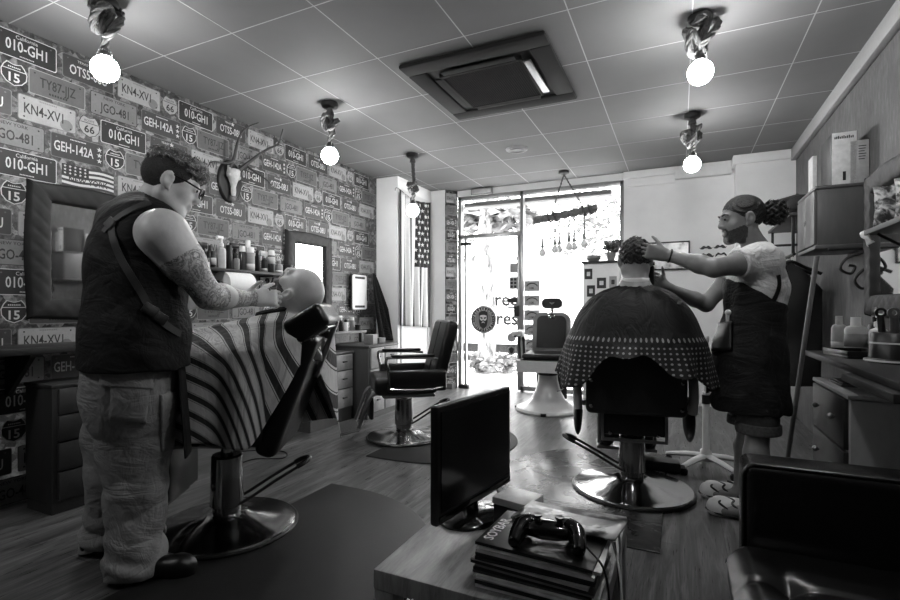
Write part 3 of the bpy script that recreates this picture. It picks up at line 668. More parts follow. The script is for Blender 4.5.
b = BM(); box(b, (-.04, -.05, 0), (.04, .05, .06), .004); tag(obj('box', b, plain('grey_box', 110), mw=T(-2.84, 4.32, .7205, -.15)), 'low grey box beside the pale wooden box on the pine cabinet', 'box')
# white hand mirror and the black cape hung by the pillar
hm = thing('hand_mirror', 'white rectangular hand mirror hung on the plate wall beside a black cape', 'mirror', (WX+.03, 4.66, 1.27), PI/2)
b = BM(); prism(b, rrect(.30, .42, .035), 0, .018, 0, Matrix(((1, 0, 0, 0), (0, 0, -1, 0), (0, 1, 0, 0), (0, 0, 0, 1)))); obj('frame', b, SATIN, hm)
b = BM(); prism(b, rrect(.275, .395, .03), .018, .024, 0, Matrix(((1, 0, 0, 0), (0, 0, -1, 0), (0, 1, 0, 0), (0, 0, 0, 1)))); obj('back_panel', b, WHITE, hm)
for s in (-1, 1): b = BM(); prism(b, rrect(.19, .026, .01), .0242, .026, 0, Matrix(((1, 0, 0, 0), (0, 0, -1, 0), (0, 1, 0, s*.165), (0, 0, 0, 1)))); obj('slot', b, SATIN, hm)
b = BM(); cyl(b, (0, .028, .2), (0, -.01, .2), .006, None, 8); obj('hook', b, IRON, hm)
b = BM()
def capef(u, v):
    a = u; z = 1.50-.80*v**.9; w = .05+.34*v**.8
    y = 4.86+.10*v+w*(a-.35); x = WX+.10+.10*v+.05*math.sin(a*13+1)*v**.5+.03*math.sin(a*29)*v
    return Vector((x, min(y, 5.06), z))
grid(b, capef, 48, 24); tag(obj('hanging_cape', b, cloth('cape_black', 14, .8), sol=.004), 'black cape hanging in folds against the white pillar', 'cape')
# flag on the white door
FD = plain('flag_dark', 52, .85, 0, .06); FW = plain('flag_white', 205, .85, 0, .04); FB = plain('flag_blue', 34, .85, 0, .06)
fl = thing('flag', 'stars and stripes flag hung upright from a cord before the pale door', 'flag', (-3.03, 5.0, 0))
def flagf(u, v):                                                      # u along the top, v down
    z = 2.50-.05*math.sin(u*PI)*(1-v)-1.62*v-.05*u*v; y = .02+.82*u*(1-.06*v); x = .025*math.sin(u*19+v*2)*(.35+.65*v)+.012*math.sin(u*43+1)
    return Vector((x, y, z))
b = BM()
V = {}
NU, NV = 52, 40
G = [[b.verts.new(flagf(i/NU, j/NV)) for j in range(NV+1)] for i in range(NU+1)]
for i in range(NU):
    for j in range(NV):
        q = b.faces.new((G[i][j], G[i+1][j], G[i+1][j+1], G[i][j+1])); q.material_index = 2 if (i >= 24 and j < 21) else (0 if (i//4) % 2 == 0 else 1)
obj('cloth', b, [FD, FW, FB], fl, sol=.002, sharp=9)
b = BM()
for r in range(11):
    for c in range(5 if r % 2 == 0 else 4):
        u = .50+(.5*((c+.5+(.5 if r % 2 else 0))/5)); v = .5*(r+.6)/11; P = flagf(u, v)+Vector((.005, 0, 0)); d = (flagf(u+.01, v)-flagf(u-.01, v)).normalized()
        flat(b, star(.03), .0, 0, frameM(P, d, (0, 0, 1)))
obj('star_field', b, FW, fl, fixn=False).location.x = .002
b = BM(); tube(b, spline([(.0, -.06, 2.47), (.0, .0, 2.51), (.0, .42, 2.44), (.0, .86, 2.50)], 6), .004, 6); obj('cord', b, SATIN, fl)
# ================================================================ FLOOR MATS AND CHAIRS
RUB = plain('rubber_mat', 16, .62, 0, .3, 14, .15, 90)
GLOSSMAT = NT('worn_glossy_mat'); co = GLOSSMAT.coord(); n = GLOSSMAT.noise(co, 5, 5, .65, .6)
GLOSSMAT.base(GLOSSMAT.ramp(n, [(.35, srgb(36)), (.6, srgb(70)), (.75, srgb(105))])); GLOSSMAT.rm(GLOSSMAT.ramp(n, [(.3, .16), (.7, .34)])); GLOSSMAT = GLOSSMAT.m
def dmat(name, lab, loc, rz, half, depth, mat, th=.010):
    """D-shaped mat: straight edge on local x=0, curved towards +x"""
    n = 28; poly = [(0, -half)]+[(depth-half+half*math.cos(a) if True else 0, half*math.sin(a)) for a in [(-PI/2)+PI*k/n for k in range(n+1)]]+[(0, half)]
    b = BM(); R = []
    for off, z in ((0, 0), (0, th*.6), (.012, th)):
        cx = depth/2-.1; R.append([Vector((cx+(x-cx)*(1-off), y*(1-off), z)) for x, y in poly])
    rings(b, R); return tag(obj(name, b, mat, mw=T(*loc, rz)), lab, 'mat', 'anti-fatigue floor mats')
dmat('floor_mat', 'black D-shaped rubber mat on the floor beside the striped cape client', (-1.955, 1.62, 0), 0, .82, 1.02, RUB)
dmat('floor_mat', 'worn glossy D-shaped mat under the broad backed chair on the right', (-.08, 3.17, 0), PI, .80, 1.02, GLOSSMAT)
dmat('floor_mat', 'dark D-shaped mat under the empty black styling chair', (-2.09, 3.66, 0), 0, .66, .92, RUB)
def chair_base(t, r=.325, h=.36, top=.5, lever=0, ped=True):
    b = BM(); lathe(b, [(0, .012), (r, .012), (r+.006, .02), (r, .03), (r-.02, .032), (r-.04, .036), (r-.12, .052), (.12, .07), (.09, .085), (0, .085)], 48); bp = obj('base_plate', b, CHROME, t, sharp=.5)
    b = BM(); lathe(b, [(r-.03, .0105), (r+.014, .0105), (r+.016, .018), (r+.008, .024), (r-.03, .02)], 48); obj('rubber_rim', b, BLACK, bp)
    b = BM(); lathe(b, [(0, .07), (.066, .07), (.066, .12), (.078, .125), (.072, h-.01), (.066, h), (0, h)], 32); obj('column', b, CHROME, t, sharp=.5)
    b = BM(); lathe(b, [(0, h), (.028, h), (.028, top), (0, top)], 20); obj('piston', b, CHROME, t)
    b = BM(); M = Matrix.Rotation(lever, 4, 'Z')
    P = [(0, -.06, .12), (.08, -.05, .14), (.22, -.045, .215), (.36, -.04, .285), (.40, 0, .30), (.36, .04, .285), (.22, .045, .215), (.08, .05, .14), (0, .06, .12)]
    tube(b, [M @ Vector(q) for q in spline(P, 5)], .008, 8); lv = obj('pump_lever', b, SATIN, t)
    b = BM(); tube(b, [M @ Vector(q) for q in spline([(.33, -.042, .272), (.37, -.036, .289), (.40, 0, .30), (.37, .036, .289), (.33, .042, .272)], 5)], .013, 8); obj('grip', b, BLACK, lv)
def bend(pts, r, bm, n=8, mat=0, flat=1.0): tube(bm, spline(pts, 6), r, n, mat, False, flat)
# empty styling chair
c0 = at(404, 438, Z=0); c0.z = 0
sc = thing('styling_chair', 'empty black leather styling chair facing the wall, with ribbed metal footrest', 'chair', c0, math.radians(-140))
chair_base(sc, .30, .34, .40, math.radians(185))
b = BM(); box(b, (-.24, -.25, .40), (.27, .25, .545), .045, 0, None, 4); obj('seat', b, LEATHER, sc)
b = BM(); M = Matrix.Translation((-.25, 0, .50)) @ Matrix.Rotation(math.radians(-14), 4, 'Y')
box(b, (-.055, -.24, 0), (.05, .24, .50), .04, 0, M, 4); box(b, (.035, -.012, .03), (.056, .012, .48), .008, 0, M); obj('backrest', b, LEATHER, sc)
b = BM(); box(b, (-.22, -.22, .375), (.2, .22, .40), .01); box(b, (-.07, -.07, .36), (.07, .07, .38), .005); obj('seat_plate', b, STEEL, sc)
for s in (-1, 1):
    b = BM(); bend([(.16, .285*s, .46), (.17, .285*s, .60), (.185, .285*s, .69), (.14, .285*s, .705), (-.1, .285*s, .70), (-.22, .285*s, .69)], .011, b); bend([(.16, .285*s, .46), (-.1, .285*s, .445), (-.26, .285*s, .46)], .011, b)
    tube(b, [(.0, .285*s, .45), (.0, .2*s, .41)], .011, 8); fr = obj('arm_frame', b, CHROME, sc)
    b = BM(); box(b, (-.30, .257*s-.022, .43), (.17, .257*s+.022, .60), .018, 0); obj('arm_panel', b, LEATHER, fr)
    b = BM(); box(b, (-.2, .285*s-.02, .705), (.15, .285*s+.02, .728), .01); obj('arm_pad', b, LEATHER, fr)
b = BM(); box(b, (.265, -.15, .20), (.30, .15, .40), .012, 0, Matrix.Rotation(math.radians(0), 4, 'Y')); obj('leg_pad', b, LEATHER, sc)
for s in (-1, 1): b = BM(); bend([(.24, .165*s, .41), (.30, .165*s, .38), (.38, .165*s, .16), (.40, .165*s, .13)], .016, b, 8, 0, 1); obj('footrest_arm', b, STEEL, sc)
b = BM(); Mf = Matrix.Translation((.44, 0, .13)) @ Matrix.Rotation(math.radians(12), 4, 'Y'); box(b, (-.06, -.2, -.012), (.09, .2, 0), .006, 0, Mf)
for k in range(14): y = -.185+.37*k/13; box(b, (-.055, y-.006, 0), (.085, y+.006, .008), .002, 0, Mf)
box(b, (.085, -.2, -.03), (.095, .2, .012), .004, 0, Mf); tube(b, [(.44, -.02, .12), (.45, -.02, .095)], .012, 8); obj('footrest', b, STEEL, sc)
# chair of the reclining client
C1 = at(227, 528, Z=0); C1.z = 0; F1 = math.radians(-150)
bc = thing('barber_chair', 'black reclined barber chair under the striped cape with chrome round base', 'chair', C1, F1)
chair_base(bc, .325, .37, .46, math.radians(200))
b = BM(); box(b, (-.25, -.26, .46), (.26, .26, .56), .04, 0, None, 4); obj('seat', b, LEATHER, bc)
MB1 = Matrix.Translation((-.23, 0, .44)) @ Matrix.Rotation(math.radians(-20), 4, 'Y')
b = BM(); box(b, (-.07, -.25, -.02), (.035, .25, .58), .04, 0, MB1, 4); obj('backrest', b, LEATHER, bc)
b = BM(); box(b, (-.10, -.022, .36), (-.075, .022, .66), .004, 0, MB1); box(b, (-.09, -.02, .56), (-.05, .02, .6), .004, 0, MB1); obj('headrest_post', b, STEEL, bc)
MH1 = MB1 @ Matrix.Translation((.02, .03, .625)) @ Matrix.Rotation(math.radians(-38), 4, 'Y')
b = BM(); box(b, (-.075, -.15, -.09), (.045, .25, .105), .03, 0, MH1, 4); hr = obj('headrest', b, LEATHER, bc)
b = BM(); box(b, (-.083, -.12, -.07), (-.074, .22, .08), .003, 0, MH1); obj('headrest_plate', b, STEEL, hr)
for s in (-1, 1):
    b = BM(); bend([(.2, .30*s, .50), (.21, .30*s, .62), (.19, .30*s, .69), (.0, .30*s, .70), (-.26, .30*s, .68)], .014, b); tube(b, [(.2, .3*s, .5), (-.2, .3*s, .49)], .014, 8); obj('arm_frame', b, CHROME, bc)
b = BM(); box(b, (.20, -.16, .19), (.235, .16, .46), .012); obj('leg_pad', b, LEATHER, bc)
for s in (-1, 1): b = BM(); bend([(.24, .18*s, .47), (.29, .18*s, .38), (.31, .18*s, .19), (.33, .18*s, .155)], .016, b); obj('footrest_arm', b, STEEL, bc)
b = BM(); box(b, (.26, -.2, .135), (.44, .2, .155), .008); 
for k in range(12): y = -.18+.36*k/11; box(b, (.27, y-.006, .155), (.43, y+.006, .162), .002)
obj('footrest', b, SATIN, bc)
# broad backed chair on the right
C2 = at(632, 490, Z=0); C2.z = 0; FC2 = math.radians(99)
b2 = thing('barber_chair', 'broad backed black barber chair seen from behind, on the right', 'chair', C2, FC2)
chair_base(b2, .335, .335, .50, math.radians(88))
b = BM(); box(b, (-.2, -.25, .50), (.33, .25, .62), .04, 0, None, 4); obj('seat', b, LEATHER, b2)
b = BM(); MB2 = Matrix.Translation((-.20, 0, .50)) @ Matrix.Rotation(math.radians(-7), 4, 'Y')
box(b, (-.05, -.265, .0), (.05, .265, .50), .03, 0, MB2, 4); bk = obj('backrest', b, plain('coarse_black_leather', 26, .5, 0, .25, 60, .5, 250), b2)
for y in (-.235, .235):
    for z in (.05, .20): b = BM(); lathe(b, [(0, 0), (.013, 0), (.011, .006), (0, .008)], 14, 0, MB2 @ Matrix.Translation((-.05, y, z)) @ Matrix.Rotation(-PI/2, 4, 'Y')); obj('screw', b, CHROME, bk)
b = BM(); box(b, (-.14, -.17, .36), (.2, .17, .5), .01); sb = obj('seat_base', b, SATIN, b2)
b = BM()
for s in (-1, 1): box(b, (-.155, .172*s-.008, .33), (-.135, .172*s+.008, .50), .003)
box(b, (-.155, -.18, .325), (-.135, .18, .342), .004); obj('base_trim', b, STEEL, sb)
for y in (-.13, .13): b = BM(); lathe(b, [(0, 0), (.012, 0), (.01, .006), (0, .007)], 12, 0, Matrix.Translation((-.14, y, .37)) @ Matrix.Rotation(-PI/2, 4, 'Y')); obj('screw', b, CHROME, sb)
for s in (-1, 1):
    b = BM(); bend([(-.12, .31*s, .50), (-.13, .315*s, .60), (-.10, .315*s, .70), (.0, .315*s, .74), (.26, .315*s, .74), (.33, .315*s, .68), (.33, .315*s, .55)], .026, b, 10, 0, 1); cyl(b, (-.1, .26*s, .53), (-.1, .32*s, .53), .016); ar = obj('arm_frame', b, CREAM, b2)
    b = BM(); box(b, (-.06, .315*s-.03, .755), (.28, .315*s+.03, .79), .014); obj('arm_pad', b, LEATHER, ar)
    b = BM(); sphere(b, (.02, .315*s, .44), (.14, .028, .13), 20, 12); obj('side_wing', b, LEATHER, b2)
b = BM(); box(b, (.34, -.16, .2), (.38, .16, .5), .012); obj('leg_pad', b, LEATHER, b2)
b = BM()
for s in (-1, 1): bend([(.3, .18*s, .5), (.4, .18*s, .42), (.5, .18*s, .18), (.56, .18*s, .13)], .016, b)
box(b, (.48, -.2, .1), (.68, .2, .125), .008); obj('footrest', b, STEEL, b2)
# vintage cream chair by the window
CV = at(548, 410, Z=0); CV.z = 0
vc = thing('barber_chair', 'vintage cream enamel barber chair with flared pedestal standing before the shop window', 'chair', CV, -PI/2+math.radians(6))
b = BM(); prof = [(.0, 0), (.34, 0), (.345, .015), (.33, .035), (.25, .06), (.18, .12), (.13, .22), (.105, .32), (.10, .39), (0, .39)]; lathe(b, prof, 40); obj('pedestal', b, CREAM, vc, sharp=.6)
for a in range(4): b = BM(); lathe(b, [(0, 0), (.03, 0), (.03, .03), (0, .03)], 12, 0, Matrix.Translation((.33*math.cos(a*PI/2), .33*math.sin(a*PI/2), 0))); obj('foot', b, BLACK, vc)
b = BM(); lathe(b, [(0, .38), (.11, .38), (.11, .43), (0, .43)], 24); obj('collar', b, SATIN, vc)
b = BM(); prism(b, rrect(.56, .60, .07, 6), .43, .545); obj('seat_frame', b, CREAM, vc, sharp=.5)
b = BM(); prism(b, rrect(.50, .54, .06, 6), .545, .56); obj('seat_trim', b, CHROME, vc)
b = BM(); box(b, (-.23, -.24, .56), (.25, .24, .615), .03, 0, None, 4); obj('seat_cushion', b, LEATHER, vc)
MV2 = Matrix.Translation((-.26, 0, .60)) @ Matrix.Rotation(math.radians(-10), 4, 'Y') @ Matrix(((0, 0, 1, 0), (1, 0, 0, 0), (0, 1, 0, 0), (0, 0, 0, 1)))
def arch(w, h, r, n=8): return [(-w/2, 0), (w/2, 0), (w/2, h-r)]+[(w/2-r+r*math.cos(PI/2*k/n), h-r+r*math.sin(PI/2*k/n)) for k in range(1, n+1)]+[(-w/2+r-r*math.sin(PI/2*k/n), h-r+r*math.cos(PI/2*k/n)) for k in range(n+1)]
b = BM(); prism(b, arch(.42, .44, .1), -.03, .025, 0, MV2); br = obj('backrest_frame', b, plain('grey_enamel', 120, .35), vc, sharp=.5)
b = BM(); prism(b, arch(.32, .36, .06), .025, .045, 0, MV2 @ Matrix.Translation((0, .04, 0))); obj('back_cushion', b, LEATHER, br)
b = BM(); box(b, (-.04, .36, .02), (.04, .43, .05), .01, 0, MV2); tube(b, [MV2 @ Vector((0, .4, 0)), MV2 @ Vector((0, .52, 0))], .016, 10); obj('headrest_post', b, CHROME, vc)
b = BM(); prism(b, rrect(.23, .115, .055, 8), -.02, .04, 0, MV2 @ Matrix.Translation((0, .545, 0))); hd = obj('headrest', b, LEATHER, vc, sharp=.9)
b = BM(); flat(b, [(-.03, .012), (0, .004), (.03, .012), (.018, -.006), (.008, -.006), (0, -.02), (-.008, -.006), (-.018, -.006)], .041, 0, MV2 @ Matrix.Translation((0, .545, 0))); obj('emblem', b, STEEL, hd)
for s in (-1, 1):
    b = BM(); bend([(-.25, .30*s, .56), (-.25, .31*s, .72), (-.2, .31*s, .78), (.0, .31*s, .80), (.2, .31*s, .80)], .02, b, 10); bend([(.0, .31*s, .8), (.02, .31*s, .68), (.06, .29*s, .54)], .018, b, 10); a_ = obj('arm_frame', b, SATIN, vc)
    b = BM(); box(b, (-.12, .31*s-.04, .80), (.24, .31*s+.04, .85), .02); obj('arm_pad', b, CREAM, a_)
    b = BM(); tube(b, spline([(.1, .22*s, .43), (.12, .2*s, .3), (.15, .16*s, .25), (.2, .12*s, .24)], 8), .006, 6); obj('chain', b, STEEL, vc)
b = BM(); box(b, (-.12, -.17, .08), (-.10, .17, .42), .01, 0, T(.45, 0, 0)); obj('leg_panel', b, SATIN, vc).location.x = -.62
# ================================================================ COFFEE TABLE AND WHAT IS ON IT
TBW = wood('table_oak', 140, (5, .7, 1), .4, .6); TBZ = .44
ct = thing('coffee_table', 'chunky wooden coffee table in the foreground carrying a television and magazines', 'table', (-.425, 1.335, 0))
b = BM(); box(b, (-.275, -.30, TBZ-.05), (.275, .30, TBZ), .004); obj('tabletop', b, TBW, ct)
for x in (-.245, .245):
    for y in (-.27, .27): b = BM(); box(b, (x-.028, y-.028, 0), (x+.028, y+.028, TBZ-.05), .003); obj('leg', b, TBW, ct)
# television
p = at(434, 528, D=1.36); q = at(508, 478, D=1.72); tvx = Vector((q.x-p.x, q.y-p.y, 0)); tw = tvx.length; mid = (p+q)/2
tv_ = thing('television', 'small flat black television on a round stand on the coffee table', 'television', (mid.x-.018, mid.y, TBZ), math.atan2(tvx.y, tvx.x))
b = BM(); box(b, (-tw/2, -.03, .05), (tw/2, -.004, .385), .008, 0, None, 3); box(b, (-tw/2+.06, -.01, .10), (tw/2-.06, .03, .33), .012); obj('housing', b, BLACK, tv_)
b = BM(); box(b, (-tw/2+.018, -.033, .085), (tw/2-.018, -.0295, .367)); obj('screen', b, NT('dark_screen').rm(.18).m, tv_); bpy.data.materials['dark_screen'].node_tree.nodes['Principled BSDF'].inputs['Base Color'].default_value = (.006,)*3+(1,)
b = BM(); box(b, (-tw/2+.01, -.0335, .055), (tw/2-.01, -.03, .076), .001); obj('bezel_strip', b, GLOSSBLK, tv_)
b = BM(); tube(b, [(0, .0, .02), (0, .0, .1)], [.03, .022], 14, 0, False, .7); obj('neck', b, GLOSSBLK, tv_)
b = BM(); lathe(b, [(0, 0), (.115, 0), (.118, .006), (.11, .014), (.05, .022), (0, .024)], 40, 0, Matrix.Diagonal((1.0, .82, 1, 1))); obj('stand', b, GLOSSBLK, tv_)
# magazines
rg = random.Random(11); mx_, my_ = -.30, 1.175; z = TBZ
tones = [225, 40, 200, 235, 70, 25, 120, 35, 190, 28, 60, 215, 230, 40]
look = ['pale', 'black', 'light grey', 'white', 'dark grey', 'black', 'grey', 'black', 'silver', 'black', 'charcoal', 'pale', 'white', 'dark']
def magazine(z, th, dx, dy, rot, cov, w=.275, d=.205):
    t = thing('magazine', None, 'magazine', (mx_+dx, my_+dy, z), rot, 'magazines stacked on the coffee table')
    b = BM(); box(b, (-w/2+.002, -d/2+.003, .001), (w/2-.002, d/2-.002, th-.001)); obj('pages', b, PAPER, t)
    b = BM(); box(b, (-w/2, -d/2, 0), (w/2, d/2, .001)); box(b, (-w/2, -d/2, th-.001), (w/2, d/2, th)); box(b, (-w/2, -d/2, 0), (w/2, -d/2+.002, th)); obj('cover', b, plain('cover_%d' % cov, cov, .3, 0, .25, 18), t)
    return t
order = ['lowest', 'second', 'third', 'fourth', 'fifth', 'sixth', 'seventh', 'eighth', 'ninth', 'tenth', 'eleventh', 'twelfth', 'thirteenth']
for i in range(13):
    th = [.006, .009, .005, .008, .006, .007][i % 6]
    m = magazine(z, th, rg.uniform(-.010, .010), rg.uniform(-.008, .008), rg.uniform(-.05, .03)-.02, tones[i]); m['label'] = '%s magazine, %s from the bottom of the coffee table stack' % (look[i], order[i]); z += th+.0004
top = magazine(z, .007, .0, .005, -.06, 28); top['label'] = 'dark magazine with a face and sports lettering on top of the stack'
cov = [c for c in top.children if c.name.startswith('cover')][0]
COVP = NT('cover_photo'); n = COVP.noise(COVP.coord('Object', (1, 1, 1)), 14, 3, .55, .4); COVP.base(COVP.ramp(n, [(.42, srgb(18)), (.52, srgb(70)), (.62, srgb(190))])); COVP.rm(.28)
b = BM(); flat(b, [(-.05, -.09), (.09, -.09), (.09, .06), (-.05, .06)], .0073); obj('cover_picture', b, COVP.m, cov, fixn=False)
b = BM(); text(b, 'SOYBAR', .036, Matrix.Translation((-.116, -.015, .0078)) @ Matrix.Rotation(PI/2, 4, 'Z') @ Matrix.Rotation(0, 4, 'Z'), 0, .95, .02)
obj('title', b, PAPER, cov, fixn=False)
z += .0074
bt = thing('magazine', 'glossy open backed magazine lying askew across the stack behind the game controller', 'magazine', (-.245, 1.285, z), -.16, 'magazines stacked on the coffee table')
b = BM(); grid(b, lambda u, v: Vector((-.15+.27*u, -.07+.13*v, .004+.010*math.sin(u*PI)*0+.012*u*u)), 14, 4); obj('cover', b, COVP.m, bt, sol=.006)
ZT = z
# game controller
gc = thing('game_controller', 'black game controller lying on top of the magazine stack', 'controller', (-.285, 1.165, ZT+.004), math.radians(8))
b = BM(); lathe(b, [(0, 0)]+[(.048*math.cos(a), .022+.022*math.sin(a)) for a in [-PI/2+PI*k/10 for k in range(11)]]+[(0, .044)], 24, 0, Matrix.Diagonal((1.45, .75, 1, 1)))
for s in (-1, 1): tube(b, spline([(.045*s, .01, .024), (.062*s, -.005, .023), (.07*s, -.045, .018), (.072*s, -.075, .012)], 6), [.026, .026, .026, .025, .025, .024, .024, .023, .022, .021, .02, .02, .019, .018, .017, .016, .015, .014, .010][:19], 14)
gb = obj('body', b, GLOSSBLK, gc, sharp=1.2)
for s in (-1, 1):
    b = BM(); lathe(b, [(0, 0), (.009, 0), (.007, .008), (.011, .012), (.011, .016), (0, .015)], 16, 0, Matrix.Translation((.026*s, -.006, .042))); obj('thumb_stick', b, BLACK, gc)
    b = BM(); box(b, (.04*s-.016, .028, .026), (.04*s+.016, .045, .04), .005); obj('trigger', b, plain('grey_trigger', 150, .3), gc)
b = BM()
for x, y in ((.055, .01), (.044, .0), (.066, 0), (.055, -.01)): lathe(b, [(0, 0), (.004, 0), (.004, .004), (0, .004)], 10, 0, Matrix.Translation((x, y, .04)))
box(b, (-.066, -.004, .038), (-.044, .004, .044), .001); box(b, (-.059, -.011, .038), (-.051, .011, .044), .001); obj('buttons', b, STEEL, gc)
bx = at(516, 498, D=1.43); gx = thing('console_box', 'small console box with a pale lid and dark sides behind the magazines', 'console', (bx.x, bx.y+.02, TBZ), math.radians(-12))
b = BM(); box(b, (-.055, -.05, 0), (.055, .05, .082), .004); obj('body', b, BLACK, gx)
b = BM(); box(b, (-.058, -.053, .082), (.058, .053, .104), .004); box(b, (-.058, .046, .05), (.058, .053, .085), .002); obj('lid', b, plain('pale_lid', 215, .4), gx)
b = BM(); box(b, (.052, -.03, .018), (.066, -.005, .038), .003); obj('plug', b, BLACK, gx)
def cable(name, lab, pts, r, mat, cat='cable', grp=None): b = BM(); tube(b, spline(pts, 10), r, 8); return tag(obj(name, b, mat), lab, cat, grp)
cable('white_cable', 'white cable curving over the right edge of the coffee table to the floor', [(-.2, 1.40, TBZ+.02), (-.16, 1.36, TBZ+.1), (-.135, 1.28, TBZ+.07), (-.125, 1.2, TBZ-.08), (-.13, 1.14, TBZ-.25), (-.11, 1.1, .01)], .003, plain('white_rubber', 200, .4))
cable('white_cable', 'thin white cable hanging beside the other one at the right of the magazine stack', [(-.185, 1.31, TBZ+.09), (-.15, 1.26, TBZ+.08), (-.12, 1.17, TBZ+.02), (-.115, 1.12, TBZ-.12), (-.10, 1.15, TBZ-.28), (-.12, 1.2, .01)], .0025, plain('white_rubber', 200, .4))
cable('controller_cable', 'black cable running from the game controller across the magazines and down', [(-.285, 1.205, ZT+.03), (-.24, 1.20, ZT+.018), (-.19, 1.14, ZT+.012), (-.145, 1.1, ZT-.02), (-.13, 1.07, ZT-.15), (-.12, 1.09, .1), (-.125, 1.12, .01)], .0025, BLACK)
cable('black_cable', 'black cable looping from the console box along the back of the table', [(bx.x+.066, bx.y, TBZ+.028), (bx.x+.10, bx.y-.0, TBZ+.02), (-.18, 1.45, TBZ+.006), (-.158, 1.38, TBZ+.02), (-.135, 1.3, TBZ-.1), (-.12, 1.22, TBZ-.3), (-.14, 1.16, .01)], .0025, BLACK)
cable('floor_cable', 'thin black cable looping across the planks behind the left chair base', [at(212, 455, Z=.006), at(236, 452, Z=.006), at(262, 450, Z=.006), at(285, 452, Z=.006), at(283, 458, Z=.006), at(255, 459, Z=.006), at(236, 465, Z=.006)], .004, BLACK)
# sofa
so = thing('sofa', 'black leather sofa with tufted seat in the right foreground', 'sofa', (.60, 1.02, 0))
SOL = plain('sofa_leather', 15, .27, 0, .2, 9, .18, 120)
b = BM(); box(b, (-.425, .70, .08), (.43, .86, .625), .028, 0, None, 4); obj('armrest', b, SOL, so)
b = BM(); tube(b, [(-.425, .712, .1), (-.425, .712, .59), (-.415, .712, .61), (-.40, .712, .622), (.40, .712, .622)], .006, 8); obj('piping', b, SOL, so)
b = BM(); box(b, (-.425, -.90, .08), (.43, -.74, .625), .028, 0, None, 4); obj('armrest', b, SOL, so)
b = BM(); box(b, (.25, -.74, .08), (.43, .70, .80), .05, 0, None, 4); obj('backrest', b, SOL, so)
b = BM(); box(b, (-.40, -.74, .08), (.25, .70, .26), .02); obj('base', b, SOL, so)
def seatf(u, v):
    x = -.475+.72*u; y = -.735+1.43*v
    e = min(u, 1-u)*.68; e2 = min(v*1.43 % .715, .715-(v*1.43 % .715)) if 0 < v < 1 else 0
    z = .40+.0; z -= .05*max(0, 1-e/.06)**2; z -= .035*max(0, 1-e2/.05)**2
    for cx in (.17, .5, .83):
        for cy in (.165, .335, .665, .835):
            dd = math.hypot((u-cx)*.68, (v-cy)*1.43); z -= .022*math.exp(-(dd/.035)**2)
            z -= .007*(math.exp(-(((u-cx)*.68)/.012)**2)+math.exp(-(((v-cy)*1.43)/.012)**2))*math.exp(-dd/.16)
    return Vector((x, y, z))
b = BM(); grid(b, seatf, 60, 120)
box(b, (-.47, -.735, .26), (.25, .695, .345), .02)
obj('seat_cushion', b, SOL, so, sharp=2)
for x in (-.38, .38):
    for y in (-.85, .81): b = BM(); cyl(b, (x, y, 0), (x, y, .09), .02, .025, 14); obj('foot', b, SATIN, so)
# ================================================================ GLASS STICKERS, BACK WALL, WINDOW LEDGE
GY = BY+.0435
STK = {'grey': plain('sticker_grey', 150, .6), 'dark': plain('sticker_dark', 45, .6), 'black': plain('sticker_black', 16, .5), 'pale': plain('sticker_pale', 205, .6)}
def glassM(px, py): p = at(px, py, Y=GY); return frameM((p.x, GY-.0005, p.z), (1, 0, 0), (0, 0, 1)), p
# round shop logo on the door
M, p = glassM(483.3, 319.5); lg = thing('logo_sticker', 'round black shop logo sticker with a bearded face on the glass door', 'sticker', p); I = Matrix(((1, 0, 0, 0), (0, 0, -1, 0), (0, 1, 0, 0), (0, 0, 0, 1)))
R = .180; b = BM(); flat(b, disc(R, 48), .0, 0, I); flat(b, disc(R*.94, 48), .0006, 1, I); flat(b, disc(R*.92, 48), .0009, 0, I); flat(b, disc(R*.68, 40), .0012, 1, I); flat(b, disc(R*.66, 40), .0015, 2, I); obj('disc', b, [STK['black'], STK['pale'], plain('sticker_mid', 120, .6)], lg, fixn=False)
b = BM()
for word, rr, a0, a1, up in (('BARBERSHOP', .79, 158, 22, 1), ('HOSPITALET', .79, 205, 335, -1)):
    for i, c_ in enumerate(word):
        a = math.radians(a0+(a1-a0)*i/(len(word)-1)); rot = a-PI/2 if up > 0 else a+PI/2
        text(b, c_, R*.25, I @ Matrix.Translation((R*rr*math.cos(a), R*rr*math.sin(a), .002)) @ Matrix.Rotation(rot, 4, 'Z'), 0, .9, .02)
for a in (172, 184, 196, -4, -16, 8): flat(b, star(R*.06), .002, 0, I, R*.79*math.cos(math.radians(a)), R*.79*math.sin(math.radians(a)))
obj('lettering', b, STK['pale'], lg, fixn=False)
b = BM()
sc_ = lambda P: [(x*R, y*R) for x, y in P]
flat(b, sc_([(-.34, .18), (-.36, .45), (-.2, .62), (.1, .66), (.33, .55), (.36, .2), (.34, -.2), (.26, -.5), (.0, -.72), (-.26, -.5), (-.34, -.2)]), .003, 0, I)
flat(b, sc_([(-.27, .28), (-.1, .34), (.1, .34), (.27, .28), (.27, .02), (.16, -.1), (-.16, -.1), (-.27, .02)]), .004, 1, I)
flat(b, sc_([(-.24, .2), (-.04, .14), (-.05, .05), (-.2, .06)]), .005, 0, I); flat(b, sc_([(.24, .2), (.04, .14), (.05, .05), (.2, .06)]), .005, 0, I)
flat(b, sc_([(-.14, -.28), (0, -.2), (.14, -.28), (.1, -.2), (0, -.14), (-.1, -.2)]), .005, 1, I); flat(b, sc_([(-.16, -.05), (0, -.02), (.16, -.05), (.0, -.09)]), .005, 0, I)
obj('face', b, [STK['black'], STK['pale']], lg, fixn=False)
